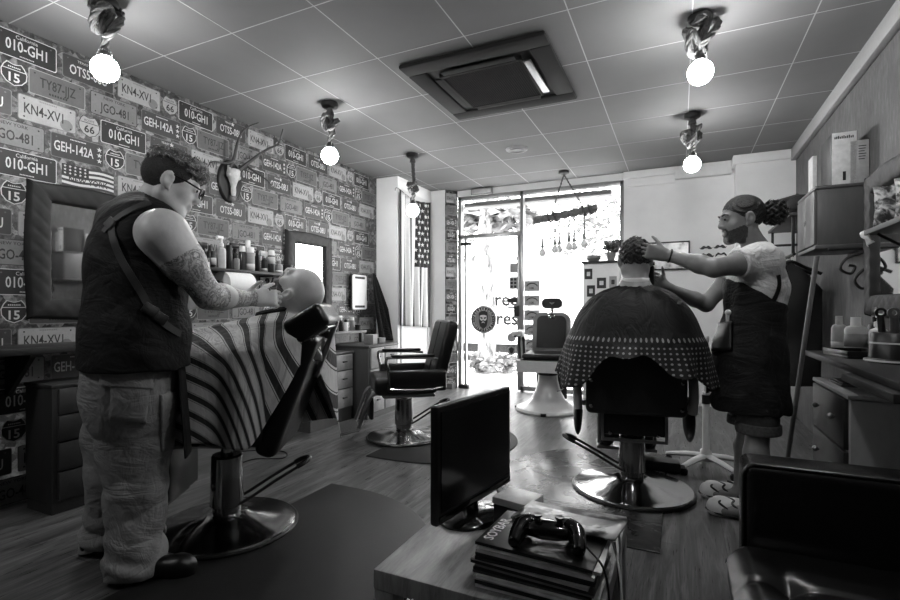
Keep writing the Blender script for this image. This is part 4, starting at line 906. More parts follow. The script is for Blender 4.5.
def sticker(px, py, w, h, mat, lab, shape='rect', marks=None, group=None):
    M, p = glassM(px, py); t = thing('window_sticker', lab, 'sticker', p, 0, group); b = BM()
    flat(b, rrect(w, h, min(w, h)*.06) if shape == 'rect' else disc(w/2, 28), 0, 0, I); obj('sheet', b, STK[mat], t, fixn=False)
    if marks: b = BM(); marks(b, w, h); obj('print', b, STK['black'] if mat != 'black' else STK['pale'], t, fixn=False)
    return t
def m_arc(b, w, h):
    tube(b, [I @ Vector((w*.36*math.cos(a), -h*.12+h*.38*math.sin(a), .001)) for a in [PI*.08+PI*.84*k/10 for k in range(11)]], .006, 4); text(b, '10K', h*.3, I @ Matrix.Translation((0, -h*.2, .001)), 0, 1, .02)
names = ['topmost', 'second', 'third', 'fourth', 'lowest']
for i in range(5): sticker(532, 286+14.6*i, .20, .135, 'grey', '%s of the five grey arch-printed stickers on the shop window' % names[i], 'rect', m_arc, 'arch-printed window stickers')
sticker(513.5, 268, .10, .125, 'grey', 'plain grey square sticker at the top of the door edge column')
def m_grid(b, w, h):
    for i in (-1, 1):
        for j in (-1, 0, 1): flat(b, rrect(w*.3, h*.2, .004), .001, 0, I, i*w*.22, j*h*.29)
sticker(513.5, 283, .11, .16, 'grey', 'sticker with six dark squares on the door edge', 'rect', m_grid)
sticker(512.5, 300.5, .13, .06, 'black', 'narrow black sticker on the door beside the van lettering')
sticker(511.5, 337.5, .12, .12, 'grey', 'round plain grey sticker on the door below the handle', 'disc')
def m_crest(b, w, h):
    flat(b, [(-w*.3, h*.2), (0, h*.36), (w*.3, h*.2), (w*.2, -h*.2), (0, -h*.36), (-w*.2, -h*.2)], .001, 0, I)
sticker(511.5, 350.5, .12, .12, 'grey', 'round grey sticker with a dark crest, lowest on the door', 'disc', m_crest)
# picture and moustache decals
pic = thing('picture', 'thin framed bright picture on the back wall beside the right client', 'picture', (-.14, BY-.002, 1.68), 0)
b = BM(); 
for lo, hi in (((-.24, -.03, -.16), (.24, 0, -.145)), ((-.24, -.03, .145), (.24, 0, .16)), ((-.24, -.03, -.145), (-.225, 0, .145)), ((.225, -.03, -.145), (.24, 0, .145))): box(b, lo, hi, .003)
obj('frame', b, SATIN, pic)
t = NT('pale_print'); n = t.noise(t.coord(), 9, 3, .5); t.base(t.ramp(n, [(.35, srgb(150)), (.5, srgb(225)), (.65, srgb(250))])); t.rm(.2)
b = BM(); box(b, (-.226, -.018, -.146), (.226, -.006, .146)); obj('print', b, t.m, pic)
MUS = [(0, .01), (.02, .02), (.035, .016), (.055, .0), (.07, .004), (.055, -.012), (.03, -.012), (.008, -.002), (0, -.006)]
MUS2 = [(0, .012), (.03, .024), (.055, .005), (.06, -.016), (.05, -.012), (.03, .004), (.0, .0)]
for px, py, pl, lab in ((695, 257, MUS2, 'drooping moustache decal nearest the framed picture'), (706, 248, MUS, 'curled moustache decal in the upper row'), (720, 247, MUS, 'wide moustache decal in the upper row beside the barber face'), (706, 256, MUS, 'thick moustache decal in the lower row'), (721, 255, MUS2, 'arched moustache decal in the lower row beside the barber face')):
    p = at(px, py, Y=BY-.001); b = BM(); poly = pl+[(-x, y) for x, y in pl[::-1]][1:-1] if pl[0][0] == 0 else pl
    k = 1.2 if 'thick' in lab else .95
    prism(b, [(x*k, y*k*1.3) for x, y in poly], -.001, .003, 0, frameM((0, 0, 0), (1, 0, 0), (0, 0, 1))); tag(obj('moustache_decal', b, STK['black'], mw=Matrix.Translation((p.x, BY-.004, p.z))), lab, 'wall decal', 'moustache decals on the back wall')
# display cabinet inside the window
dc = thing('display_cabinet', 'white display cabinet with a dark top standing inside the shop window', 'cabinet', (-.815, 5.86, 0))
b = BM(); box(b, (-.2, -.08, 0), (.2, .10, 1.60), .004); obj('body', b, WHITE, dc)
b = BM(); box(b, (-.215, -.11, 1.60), (.215, .12, 1.625), .004); obj('top', b, SHW, dc)
for px, py, w, h, mat, lab in ((588.5, 274, .085, .12, 'dark', 'dark leaflet with a pale centre at the top of the display cabinet'), (591, 291, .09, .13, 'dark', 'dark picture leaflet lower left on the display cabinet'), (601.5, 283, .10, .12, 'dark', 'dark double picture leaflet in the middle of the display cabinet'), (613, 282, .08, .13, 'grey', 'grey leaflet at the right of the display cabinet')):
    p = at(px, py, Y=5.777); t = thing('leaflet', lab, 'leaflet', p, 0, 'leaflets on the display cabinet'); b = BM(); box(b, (-w/2, -.002, -h/2), (w/2, .002, h/2)); obj('sheet', b, STK[mat], t)
    b = BM(); flat(b, rrect(w*.45, h*.4, .004), .0026, 0, I); obj('print', b, STK['pale'] if mat == 'dark' else STK['dark'], t, fixn=False)
b = BM(); lathe(b, [(0, 0), (.05, 0), (.085, .03), (.08, .065), (.06, .075), (.05, .07), (0, .07)], 28); p = at(593.5, 262, Y=5.84); tag(obj('bowl', b, plain('grey_stoneware', 120, .4), mw=Matrix.Translation((p.x, 5.84, 1.6255))), 'low grey covered bowl on the display cabinet top', 'bowl')
pp = at(611, 262, Y=5.84); pl_ = thing('potted_plant', 'small bushy plant in a grey pot on the display cabinet', 'plant', (pp.x, 5.84, 1.6255))
b = BM(); lathe(b, [(0, 0), (.04, 0), (.052, .085), (.055, .095), (.047, .095), (.042, .08), (0, .08)], 22); obj('pot', b, plain('grey_pot', 125, .6), pl_)
b = BM(); leaves(b, (0, 0, .16), (.10, .09, .085), 260, .045, 5); obj('foliage', b, LEAF, pl_, fixn=False)
fn = thing('hanging_figure', 'dark tasselled hanging ornament fixed to the window post', 'ornament', at(617, 243, Y=5.98))
b = BM(); sphere(b, (0, 0, 0), (.05, .03, .045), 14, 10); tube(b, [(-.03, 0, -.01), (-.09, -.01, -.06), (-.10, -.01, -.09)], [.03, .022, .006], 10); tube(b, [(.02, .0, .02), (.06, .06, .03)], [.012, .01], 8); obj('body', b, plain('dark_felt', 70, .9), fn)
# ================================================================ RIGHT WALL
CBW = wood('wall_cabinet_wood', 78, (1.2, 1.2, .25), .4, .3)
wc = thing('wall_cabinet', 'brown wooden wall cabinet holding up white boxes on the right wall', 'cabinet', (RX, 4.0, 1.475), -PI/2)
b = BM(); box(b, (-.24, -.27, 0), (.24, 0, .37), .006); box(b, (-.25, -.285, -.012), (.25, 0, .012), .006); box(b, (-.25, -.285, .362), (.25, 0, .383), .006); obj('body', b, CBW, wc)
for s in (-1, 1):
    b = BM(); box(b, (-.118+.119*s, -.288, .018), (.118+.119*s, -.268, .357), .004); d_ = obj('door', b, CBW, wc); b = BM(); box(b, (.02*s-.004, -.291, .17), (.02*s+.004, -.286, .20), .001); obj('keyhole', b, SATIN, d_)
cx0 = 1.8585
def boxat(name, lab, x, y, w, d, h, mats, rz=0):
    b = BM(); box(b, (-w/2, -d/2, 0), (w/2, d/2, h), .003, 0)
    b.normal_update()
    for f in b.faces:
        if f.normal.y < -.8: f.material_index = 0
        elif f.normal.x < -.8: f.material_index = 1
        else: f.material_index = 1
    t = thing(name, lab, 'box', (x, y, cx0), rz, 'boxes on the wall cabinet'); o = obj('carton', b, mats, t, fixn=False); return t
p1_ = boxat('carton', 'tall white fronted box with a dark side on the wall cabinet', .925, 3.93, .125, .26, .33, [plain('carton_white', 205, .6), plain('carton_black', 9, .6)])
b = BM(); MB_ = frameM((.0, -.1312, .297), (1, 0, 0), (0, 0, 1)); [flat(b, [(-.05+.009*k, -.007), (-.044+.009*k, -.007), (-.044+.009*k, .006+.003*(k % 3)), (-.05+.009*k, .006+.003*(k % 3))], 0, 0, MB_) for k in range(11)]; obj('lettering', b, STK['black'], p1_, fixn=False)
b = BM(); flat(b, [(-.008, .03), (.008, .03), (.008, .085), (-.008, .085)], .1312, 0, I); obj('mark', b, STK['black'], p1_, fixn=False)
p2_ = boxat('carton', 'narrow grey printed box right of the tall white fronted box', 1.0, 3.83, .095, .06, .27, [plain('carton_grey', 160, .6), plain('carton_dark', 60, .5)])
b = BM()
for k in range(6): flat(b, [(-.005, .15+k*.016), (.025+.004*(k % 3), .15+k*.016), (.025+.004*(k % 3), .155+k*.016), (-.005, .155+k*.016)], .0312, 0, I)
obj('print', b, STK['black'], p2_, fixn=False)
boxat('carton', 'thin pale box at the far end of the wall cabinet', .83, 4.13, .026, .12, .27, [plain('carton_white', 205, .6), plain('carton_pale', 170, .6)])
# scroll bracket under the cabinet
b = BM(); pts = spline([(0, .0, 0), (-.06, .0, -.03), (-.13, 0, -.06), (-.16, 0, -.12), (-.11, 0, -.15), (-.09, 0, -.11), (-.12, 0, -.10)], 8); tube(b, pts, .008, 8); tube(b, [(-.0, 0, .0), (-.0, 0, -.3)], .008, 8)
pts = spline([(0, 0, -.10), (-.05, 0, -.13), (-.09, 0, -.19), (-.06, 0, -.24), (-.02, 0, -.22), (-.04, 0, -.19)], 8); tube(b, pts, .008, 8); tube(b, [(0, 0, 0), (-.22, 0, 0)], .008, 8)
tag(obj('scroll_bracket', b, IRON, mw=Matrix.Translation((RX-.009, 3.70, 1.452))), 'black iron scroll bracket under the near end of the wall cabinet', 'bracket')
# coat rack with a hat shelf
cr = thing('coat_rack', 'black wall coat rack with hat shelf and hanging rail beyond the wall cabinet', 'coat rack', (RX, 4.95, 0), -PI/2)
b = BM(); box(b, (-.50, -.30, 1.79), (.50, 0, 1.815), .004); box(b, (-.50, -.015, 1.6), (.50, 0, 1.83), .004); obj('shelf', b, SHW, cr)
for x in (-.46, .46): b = BM(); box(b, (x-.01, -.28, 1.49), (x+.01, -.26, 1.79), .002); box(b, (x-.01, -.28, 1.66), (x+.01, 0, 1.68), .002); obj('bracket', b, IRON, cr)
b = BM(); tube(b, [(-.5, -.27, 1.50), (.5, -.27, 1.50)], .012, 10); obj('rail', b, IRON, cr)
b = BM(); sphere(b, (0, 0, .07), (.11, .09, .075), 20, 12); lathe(b, [(.08, 0), (.16, -.005), (.165, .0), (.08, .015)], 28, 0, Matrix.Diagonal((1, 1, 1, 1)), False); tag(obj('hat', b, DARKCLOTH, mw=Matrix.Translation((.87, 4.64, 1.832)) @ Matrix.Rotation(.0, 4, 'X'), sol=.003), 'black brimmed hat at the near end of the coat rack shelf', 'hat')
b = BM(); box(b, (-.14, -.10, -.01), (.14, .10, .01), .006); box(b, (-.10, -.08, -.05), (.10, .08, -.012), .02); tag(obj('black_case', b, plain('case_black', 24, .3), mw=Matrix.Translation((.80, 4.98, 1.985)) @ Matrix.Rotation(-.25, 4, 'Y') @ Matrix.Rotation(.5, 4, 'X')), 'flat black case propped up on the hat shelf', 'case')
b = BM()
for i in range(5): box(b, (-.09+.004*i, -.13, .0+i*.018), (.1-.003*i, .13, .015+i*.018), .005)
tag(obj('folded_towels', b, plain('towel_grey', 110, .95, 0, .4, 50, .4, 200), mw=T(.86, 4.98, 1.8155, .2)), 'patterned folded towels piled on the hat shelf under the case', 'towels', None, 'stuff')
def hanger(x, y, lab, garment=None, glab=None, m=None, w=.4, L=.6):
    b = BM(); tube(b, spline([(0, 0, -.012), (0, 0, .017), (.02, 0, .03), (.02, 0, .015)], 4), .003, 6); box(b, (-.02, -.01, -.03), (.02, .01, -.008), .004); tube(b, spline([(-.2, 0, -.12), (-.1, 0, -.07), (0, 0, -.02), (.1, 0, -.07), (.2, 0, -.12)], 4), .013, 8); o = tag(obj('coat_hanger', b, BLACK, mw=T(x, y, 1.50, 0) @ Matrix.Translation((0, 0, -.0255))), lab, 'coat hanger', 'coat hangers on the rack')
    if garment:
        b = BM()
        def gf(u, v):
            a = 2*PI*u; s = .55+.45*min(1, v*5); rx = w/2*(s if v < .25 else 1-.06*v); ry = .055+.03*v+.012*math.sin(a*5+v*3)*v
            sl = .10*abs(math.cos(a))*max(0, 1-v*4)
            return Vector((rx*math.cos(a), ry*math.sin(a)+.01*math.sin(9*v+a*3), -.03-sl-L*v))
        grid(b, gf, 40, 24); tag(obj(garment, b, m, mw=T(x, y, 1.475, 0)), glab, 'garment', 'clothes hung on the rack')
hanger(.78, 5.28, 'bare black coat hanger on the rack behind the barber with the bun')
hanger(.78, 4.98, 'black coat hanger holding the far dark jacket', 'jacket', 'dark padded jacket hanging at the far end of the coat rack', DARKCLOTH, .42, .7)
hanger(.78, 4.78, 'black coat hanger holding the grey shirt', 'shirt', 'grey shirt hanging in the middle of the coat rack', plain('grey_shirt', 105, .9), .38, .62)
hanger(.78, 4.60, 'black coat hanger holding the nearest black coat', 'coat', 'long black coat hanging nearest on the coat rack', plain('coat_black', 14, .8, 0, .3, 30), .42, .95)
# broom leaning by the rack
br_ = thing('broom', 'long wooden broom handle leaning between the barber and the drawer cabinet', 'broom', (0, 0, 0))
pa, pb = at(817, 256, X=.70), at(788, 394, X=.60); b = BM(); fo = Vector((.585, pb.y-.02, .10)); tube(b, [pa, fo], .013, 10); obj('handle', b, wood('broom_wood', 105, (4, 4, .3)), br_)
b = BM(); box(b, (-.14, -.02, .06), (.14, .02, .11), .006, 0, T(fo.x, fo.y, 0, .4)); obj('head', b, SATIN, br_); b = BM()
for i in range(60): x = -.13+.26*i/59; tube(b, [T(fo.x, fo.y, 0, .4) @ Vector((x, .012*(-1)**i, .065)), T(fo.x, fo.y, 0, .4) @ Vector((x*1.1, .02*(-1)**i, .002))], .004, 5)
tag(obj('bristles', b, BLACK, br_), None, None, None, 'stuff')
# worktop, drawers and things on it
rw = thing('worktop', 'dark worktop along the right wall with bottles and tool tray', 'worktop', (RX-.004, 2.80, .82), -PI/2)
b = BM(); box(b, (-.65, -.39, 0), (.75, 0, .03), .004); obj('board', b, TOPW, rw)
b = BM(); box(b, (.18, -.42, -.035), (.75, -.02, -.002), .004); obj('lower_board', b, SHW, rw)
for x in (-.6, .66): b = BM(); box(b, (x-.02, -.04, -.82), (x+.02, -.005, 0), .003); obj('support', b, SHW, rw)
dk = wood('dark_drawer', 30, (1, .2, 1), .4); drawers('drawer_cabinet', 'drawer cabinet with metal knobs under the right worktop', (.665, 2.945, 0), -PI/2, .60, .37, .72, [.3, .34, .36], 1, wood('knotty_pine', 130, (1, .8, .25), .5, .25), dk, 'knob', None, .05, 2)
b = BM(); box(b, (-.15, -.11, 0), (.15, .11, .012), .003); box(b, (-.14, -.10, .0125), (.12, .09, .02), .003); tag(obj('papers', b, plain('dark_papers', 55, .5), mw=T(.84, 3.0, .7205)), 'dark folders lying on the drawer cabinet under the right worktop', 'folder')
WT = .8505
bottle((.79, 3.34, WT), 'round', .20, .036, 'pale', 'pale', 'pale squeeze tube, leftmost of the bottles on the right worktop', ('label', .1, .3), group='bottles on the right worktop')
bottle((.845, 3.27, WT), 'round', .195, .05, 'pale', 'white', 'large pale bottle in the middle of the right worktop group', ('grey', .2, .55), group='bottles on the right worktop')
bottle((.93, 3.235, WT), 'pump', .215, .04, 'white', 'white', 'white pump bottle behind the large pale bottle', ('pale', .2, .4), group='bottles on the right worktop')
bottle((.965, 3.40, WT), 'spray', .25, .035, 'dark', 'black', 'dark spray bottle at the wall behind the pale bottles', None, group='bottles on the right worktop')
b = BM(); box(b, (-.13, -.09, 0), (.13, .09, .012), .004)
for lo, hi in (((-.13, -.09, .01), (.13, -.08, .035)), ((-.13, .08, .01), (.13, .09, .035)), ((-.13, -.09, .01), (-.12, .09, .035)), ((.12, -.09, .01), (.13, .09, .035))): box(b, lo, hi, .002)
tag(obj('tool_tray', b, BLACK, mw=T(.80, 3.10, WT, -1.4)), 'shallow black tray in front of the pale bottles', 'tray')
th_ = thing('tool_holder', 'black round tool holder with rings at the near end of the right worktop', 'tool holder', (.88, 2.84, WT))
b = BM(); lathe(b, [(0, 0), (.11, 0), (.112, .012), (.10, .02), (.092, .13), (.088, .135), (0, .135)], 32); obj('body', b, BLACK, th_)
b = BM(); lathe(b, [(.1125, .006), (.116, .006), (.116, .014), (.1125, .014)], 32, 0, None, False); lathe(b, [(.097, .085), (.1, .085), (.1, .092), (.097, .092)], 32, 0, None, False); obj('trim_ring', b, CREAM, th_)
for i in range(4):
    a = i*1.4; b = BM(); tube(b, [(.05*math.cos(a), .05*math.sin(a), .1), (.055*math.cos(a), .055*math.sin(a), .17)], .014, 10); lathe(b, [(.012, -.006), (.022, -.006), (.022, .006), (.012, .006), (.012, -.006)], 16, 0, Matrix.Translation((.055*math.cos(a), .055*math.sin(a), .188)) @ Matrix.Rotation(PI/2, 4, 'X'), False)
    tag(obj('clipper', b, STEEL if i % 2 else SATIN, mw=Matrix.Translation((.88, 2.84, WT+.036))), ['black hair clipper standing at the right of the round tool holder', 'steel hair clipper standing at the back of the round tool holder', 'black hair clipper standing at the left of the round tool holder', 'steel hair clipper standing at the front of the round tool holder'][i], 'clipper', 'clippers in the tool holder')
# snack shelf
ss = thing('wall_shelf', 'dark wall shelf with snack packets in front of the right mirror', 'shelf', (RX-.003, 2.70, 1.455), -PI/2)
b = BM(); box(b, (-.38, -.22, 0), (.45, 0, .025), .004); obj('board', b, SHW, ss)
for x in (-.30, .35): b = BM(); box(b, (x-.01, -.012, -.14), (x+.01, 0, 0)); tube(b, [(x, -.19, -.004), (x, -.006, -.13)], .007, 6); obj('bracket', b, IRON, ss)
b = BM(); grid(b, lambda u, v: Vector((.03*u+.012*math.sin(v*6), -.02+.05*v, -.06*u+.01*math.sin(u*7+v*4))), 8, 6); tag(obj('paper_tag', b, PAPER, mw=Matrix.Translation((.825, 3.07, 1.47)), sol=.001), 'crumpled white paper tag at the far end of the snack shelf', 'paper')
t = NT('printed_foil'); n = t.noise(t.coord('Object', (1, 1, 1)), 22, 3, .5, 1.2); t.base(t.ramp(n, [(.42, srgb(60)), (.5, srgb(150)), (.58, srgb(220))])); t.rm(.28); FOIL = t.m
for i, (x, y, rz, lab) in enumerate([(.90, 2.97, .1, 'crinkled printed snack packet at the far end of the shelf'), (.93, 2.80, -.1, 'crinkled printed snack packet second from the far end'), (.92, 2.62, .1, 'crinkled printed snack packet third along the shelf')]):
    b = BM(); grid(b, lambda u, v: Vector(((u-.5)*.14*(1-.1*math.sin(v*PI)), -.028*math.sin(u*PI)**.6*math.sin(v*PI)**.5-.004*math.sin(u*20+v*17), v*.19)), 16, 18); grid(b, lambda u, v: Vector(((u-.5)*.14*(1-.1*math.sin(v*PI)), .028*math.sin(u*PI)**.6*math.sin(v*PI)**.5+.004*math.sin(u*18+v*15), v*.19)), 16, 18)
    tag(obj('snack_packet', b, FOIL, mw=T(x, y, 1.4805, rz), sharp=2), lab, 'packet', 'snack packets on the shelf')
# white floor stand
fs = thing('floor_stand', 'white five-star floor stand beside the broad backed barber chair', 'stand', (at(706, 468, Z=0).x, at(706, 468, Z=0).y, 0))
for k in range(5):
    a = k*2*PI/5+.35; b = BM(); tube(b, [(0, 0, .085), (.13*math.cos(a), .13*math.sin(a), .075), (.26*math.cos(a), .26*math.sin(a), .052)], [.028, .026, .02], 10, 0, False, .7); lg_ = obj('leg', b, WHITE, fs)
    b = BM(); lathe(b, [(0, 0), (.02, 0), (.024, .012), (.024, .03), (.012, .042), (0, .042)], 12, 0, Matrix.Translation((.245*math.cos(a), .245*math.sin(a), 0))); obj('caster', b, BLACK, lg_)
b = BM(); lathe(b, [(0, .05), (.04, .05), (.036, .11), (.024, .13), (.022, .5), (.024, .505), (.024, .52), (.016, .525), (.016, .86), (.02, .865), (.02, .90), (0, .90)], 18); obj('pole', b, WHITE, fs)
b = BM(); lathe(b, [(.0225, .44), (.026, .44), (.026, .50), (.0225, .50)], 18); obj('clamp', b, SATIN, fs)
b = BM(); box(b, (-.11, -.065, 0), (.11, .065, .075), .012); pq = at(662, 470, Z=0); ob = tag(obj('power_box', b, BLACK, mw=T(pq.x, pq.y, 0, .1)), 'black box on the floor behind the chrome base of the right chair', 'box')
# ================================================================ PEOPLE
class Body:
    """signed-distance volume on a grid; shapes blend smoothly and are meshed as one continuous surface"""
    def __init__(s, lo, hi, h=.006):
        s.lo = np.array(lo, float); s.h = h; s.n = np.ceil((np.array(hi)-s.lo)/h).astype(int)+1; s.d = np.full(s.n, 1.0, np.float32)
    def blk(s, lo, hi):
        a = np.maximum(0, np.floor((lo-s.lo)/s.h).astype(int)); b = np.minimum(s.n, np.ceil((hi-s.lo)/s.h).astype(int)+1)
        if np.any(b <= a): return None, None
        ax = [s.lo[i]+s.h*np.arange(a[i], b[i]) for i in range(3)]
        return (slice(a[0], b[0]), slice(a[1], b[1]), slice(a[2], b[2])), np.stack(np.meshgrid(*ax, indexing='ij'), -1)
    def put(s, sl, d, k, op):
        o = s.d[sl]
        if op == 'u':
            h = np.maximum(k-np.abs(o-d), 0)/k if k else 0; s.d[sl] = np.minimum(o, d)-h*h*k/4
        else:
            d = -d; h = np.maximum(k-np.abs(o-d), 0)/k if k else 0; s.d[sl] = np.maximum(o, d)+h*h*k/4
    def cone(s, p0, p1, r0, r1, k=.02, op='u', flat=None):
        p0 = np.array(p0, float); p1 = np.array(p1, float); m = max(r0, r1)+k+3*s.h
        sl, P = s.blk(np.minimum(p0, p1)-m, np.maximum(p0, p1)+m)
        if sl is None: return
        v = p1-p0; t = np.clip(((P-p0)@v)/max(v@v, 1e-9), 0, 1); q = P-(p0+t[..., None]*v); f = 1
        if flat is not None:
            ax, f = np.array(flat[0], float), flat[1]; ax = ax/np.linalg.norm(ax); q = q+(q@ax)[..., None]*ax*(1/f-1)
        s.put(sl, (np.linalg.norm(q, axis=-1)-(r0+(r1-r0)*t))*min(1, f), k, op)
    def ell(s, c, r, R=None, k=.02, op='u'):
        c = np.array(c, float); r = np.array(r, float); m = r.max()+k+3*s.h
        sl, P = s.blk(c-m, c+m)
        if sl is None: return
        q = P-c
        if R is not None: q = q@np.array(R)                           # columns of R are the axes
        k0 = np.linalg.norm(q/r, axis=-1); k1 = np.linalg.norm(q/(r*r), axis=-1)+1e-9
        s.put(sl, k0*(k0-1)/k1, k, op)
    def clip(s, p, n, c=None, rad=9):
        """cut away the side of a plane that n points to (inside a ball round c)"""
        p = np.array(p, float); n = np.array(n, float)/np.linalg.norm(n); c = p if c is None else np.array(c, float)
        sl, P = s.blk(c-rad, c+rad)
        if sl is None: return
        d = (P-p)@n; ball = np.linalg.norm(P-c, axis=-1) < rad; s.d[sl] = np.where(ball, np.maximum(s.d[sl], d), s.d[sl])
    def chain(s, pts, rs, k=.02, **kw):
        for a, b, r, q in zip(pts, pts[1:], rs, rs[1:]): s.cone(a, b, r, q, k, **kw)
    def fold(s, f, lo=None, hi=None):
        sl, P = s.blk(s.lo if lo is None else np.array(lo), s.lo+s.h*s.n if hi is None else np.array(hi)); o = s.d[sl]; near = np.abs(o) < .06
        o[near] += f(P[near]).astype(np.float32)
    def arrays(s):
        d = s.d; n = s.n-1; ins = d < 0
        cnt = sum(ins[i:n[0]+i, j:n[1]+j, k:n[2]+k].astype(np.int8) for i in (0, 1) for j in (0, 1) for k in (0, 1))
        I = np.argwhere((cnt > 0) & (cnt < 8)); idm = np.full(n, -1, np.int64); idm[I[:, 0], I[:, 1], I[:, 2]] = np.arange(len(I))
        acc = np.zeros((len(I), 3)); c = np.zeros(len(I))
        cor = [np.array(q) for q in ((0, 0, 0), (1, 0, 0), (0, 1, 0), (1, 1, 0), (0, 0, 1), (1, 0, 1), (0, 1, 1), (1, 1, 1))]
        for a, b in ((0, 1), (2, 3), (4, 5), (6, 7), (0, 2), (1, 3), (4, 6), (5, 7), (0, 4), (1, 5), (2, 6), (3, 7)):
            A, B_ = I+cor[a], I+cor[b]; da = d[A[:, 0], A[:, 1], A[:, 2]]; db = d[B_[:, 0], B_[:, 1], B_[:, 2]]; m = (da < 0) != (db < 0)
            t = np.where(m, da/np.where(m, da-db, 1), 0); acc += m[:, None]*(cor[a]+t[:, None]*(cor[b]-cor[a])); c += m
        V = s.lo+(I+acc/c[:, None])*s.h; F = []
        for ax in range(3):
            o1, o2 = [(1, 2), (2, 0), (0, 1)][ax]; sh = [slice(0, d.shape[i]) for i in range(3)]; s0, s1 = list(sh), list(sh); s0[ax] = slice(0, -1); s1[ax] = slice(1, None)
            a, b = ins[tuple(s0)], ins[tuple(s1)]; E = np.argwhere(a != b); E = E[(E[:, o1] > 0) & (E[:, o2] > 0) & (E[:, o1] < n[o1]) & (E[:, o2] < n[o2])]
            fl = a[E[:, 0], E[:, 1], E[:, 2]]; e1 = np.zeros(3, int); e2 = np.zeros(3, int); e1[o1] = 1; e2[o2] = 1
            Q = [idm[tuple((E-x).T)] for x in (e1+e2, e2, 0*e1, e1)]; Q = np.stack(Q, 1); Q[~fl] = Q[~fl][:, ::-1]; F.append(Q)
        F = np.concatenate(F); return V, F[(F >= 0).all(1)]
    def obj(s, name, mats, parent=None, pick=None, smooth=1, keep=True):
        V, F = s.arrays()
        for _ in range(smooth):
            A = np.zeros_like(V); c = np.zeros(len(V))
            for i in range(4):
                for j in (1, 3): np.add.at(A, F[:, i], V[F[:, (i+j) % 4]]); np.add.at(c, F[:, i], 1)
            V = .5*V+.5*A/np.maximum(c, 1)[:, None]
        s.V, s.F = V, F
        me = bpy.data.meshes.new(name); me.vertices.add(len(V)); me.vertices.foreach_set('co', V.ravel()); me.loops.add(4*len(F)); me.loops.foreach_set('vertex_index', F.ravel().astype(np.int32))
        me.polygons.add(len(F)); me.polygons.foreach_set('loop_start', np.arange(0, 4*len(F), 4, dtype=np.int32)); me.polygons.foreach_set('use_smooth', np.ones(len(F), bool))
        for m in (mats if isinstance(mats, (list, tuple)) else [mats]): me.materials.append(m)
        if pick is not None: me.polygons.foreach_set('material_index', pick(V[F].mean(1)).astype(np.int32))
        me.update(calc_edges=True); me.validate()
        o = bpy.data.objects.new(name, me); COL.objects.link(o)
        if parent is not None: o.parent = parent; o.matrix_parent_inverse = Matrix.Translation(parent.location).inverted()
        return o
    def ray(s):
        from mathutils.bvhtree import BVHTree
        return BVHTree.FromPolygons([tuple(v) for v in s.V], [tuple(f) for f in s.F])
def hit(bvh, px, py, off=0):
    o = Vector((0, 0, CAMZ)); d = (at(px, py, D=1)-o).normalized(); p, n, i, dist = bvh.ray_cast(o, d)
    return None if p is None else (p-d*off, n)
def waves(P, dirs, amp):
    out = np.zeros(len(P))
    for (a, b, c, ph, w) in dirs:
        q = P[:, 0]*a+P[:, 1]*b+P[:, 2]*c+ph; out += w*np.sin(q+1.3*np.sin(q*.37+P[:, 2]*5+ph)+.8*np.sin(P[:, 0]*9+P[:, 1]*7+ph))
    return out*amp
def crease(P):
    R_ = P@np.array(RV); z = P[:, 2]; F_ = P@np.array(FV); out = np.zeros(len(P))
    for a, b_, ph, w in ((26, 30, 0, 1), (-16, 36, 2.1, .8), (40, 14, 4, .55), (12, 62, 1.2, .5)):
        q = a*R_+b_*z+a*.6*F_+ph+1.1*np.sin(9*R_+5*z+ph)+.8*np.sin(13*z-7*F_+2*ph); m = .5+.5*np.sin(6*R_+8*z+3*ph)
        out += w*m*(np.abs(np.sin(q*.5))**.7-.6)
    low = np.clip((.28-z)/.2, 0, 1); out += low*.45*np.sin(70*z+14*R_+3*np.sin(17*F_+5*R_)); return out*-.0115
nv = lambda v: Vector(v).normalized()
def hand(B, w, d, n, th, curl=(25, 35, 25), r=1.0, thumb=(30, 25), spread=.010):
    """palm and five separate bent fingers: w wrist, d along the palm, n out of the palm, th towards the thumb"""
    d, n = nv(d), nv(n); th = nv(Vector(th)-Vector(th).dot(d)*d); n = nv(n-n.dot(d)*d-n.dot(th)*th)
    B.cone(w-d*.02, w+d*.02, .028*r, .03*r, .02, flat=(n, .72))
    for k in range(4):
        sp = (1.5-k)*.021*r; B.cone(w+d*.01+th*sp*.6, w+d*.085*r+th*sp, .017*r, .0135*r, .014)
    for k, (L, rr) in enumerate(((.072, .0088), (.080, .009), (.074, .0086), (.058, .0076))):
        sp = (1.5-k)*.0215*r; p = w+d*(.088-.004*abs(k-1.3))*r+th*sp; ang = 0; dr = nv(d+th*(1.5-k)*spread)
        for q, (f, c) in enumerate(zip((.45, .32, .25), curl)):
            ang += math.radians(c+2*k); v = dr*math.cos(ang)+n*math.sin(ang); e = p+v*L*f*r*1.05
            B.cone(p, e, rr*r*(1-.08*q), rr*r*(.93-.09*q), .004); p = e
    p = w+d*.022*r+th*.024*r; v = nv(th*.75+d*.62+n*.25); e = p+v*.042*r; B.cone(p, e, .015*r, .0115*r, .012)
    v2 = nv(v*math.cos(math.radians(thumb[0]))+nv(d*.5+n*.8)*math.sin(math.radians(thumb[0]))); f = e+v2*.032*r; B.cone(e, f, .0112*r, .010*r, .004)
    v3 = nv(v2+nv(d*.6+n*.6)*math.sin(math.radians(thumb[1]))); B.cone(f, f+v3*.026*r, .010*r, .0078*r, .004)
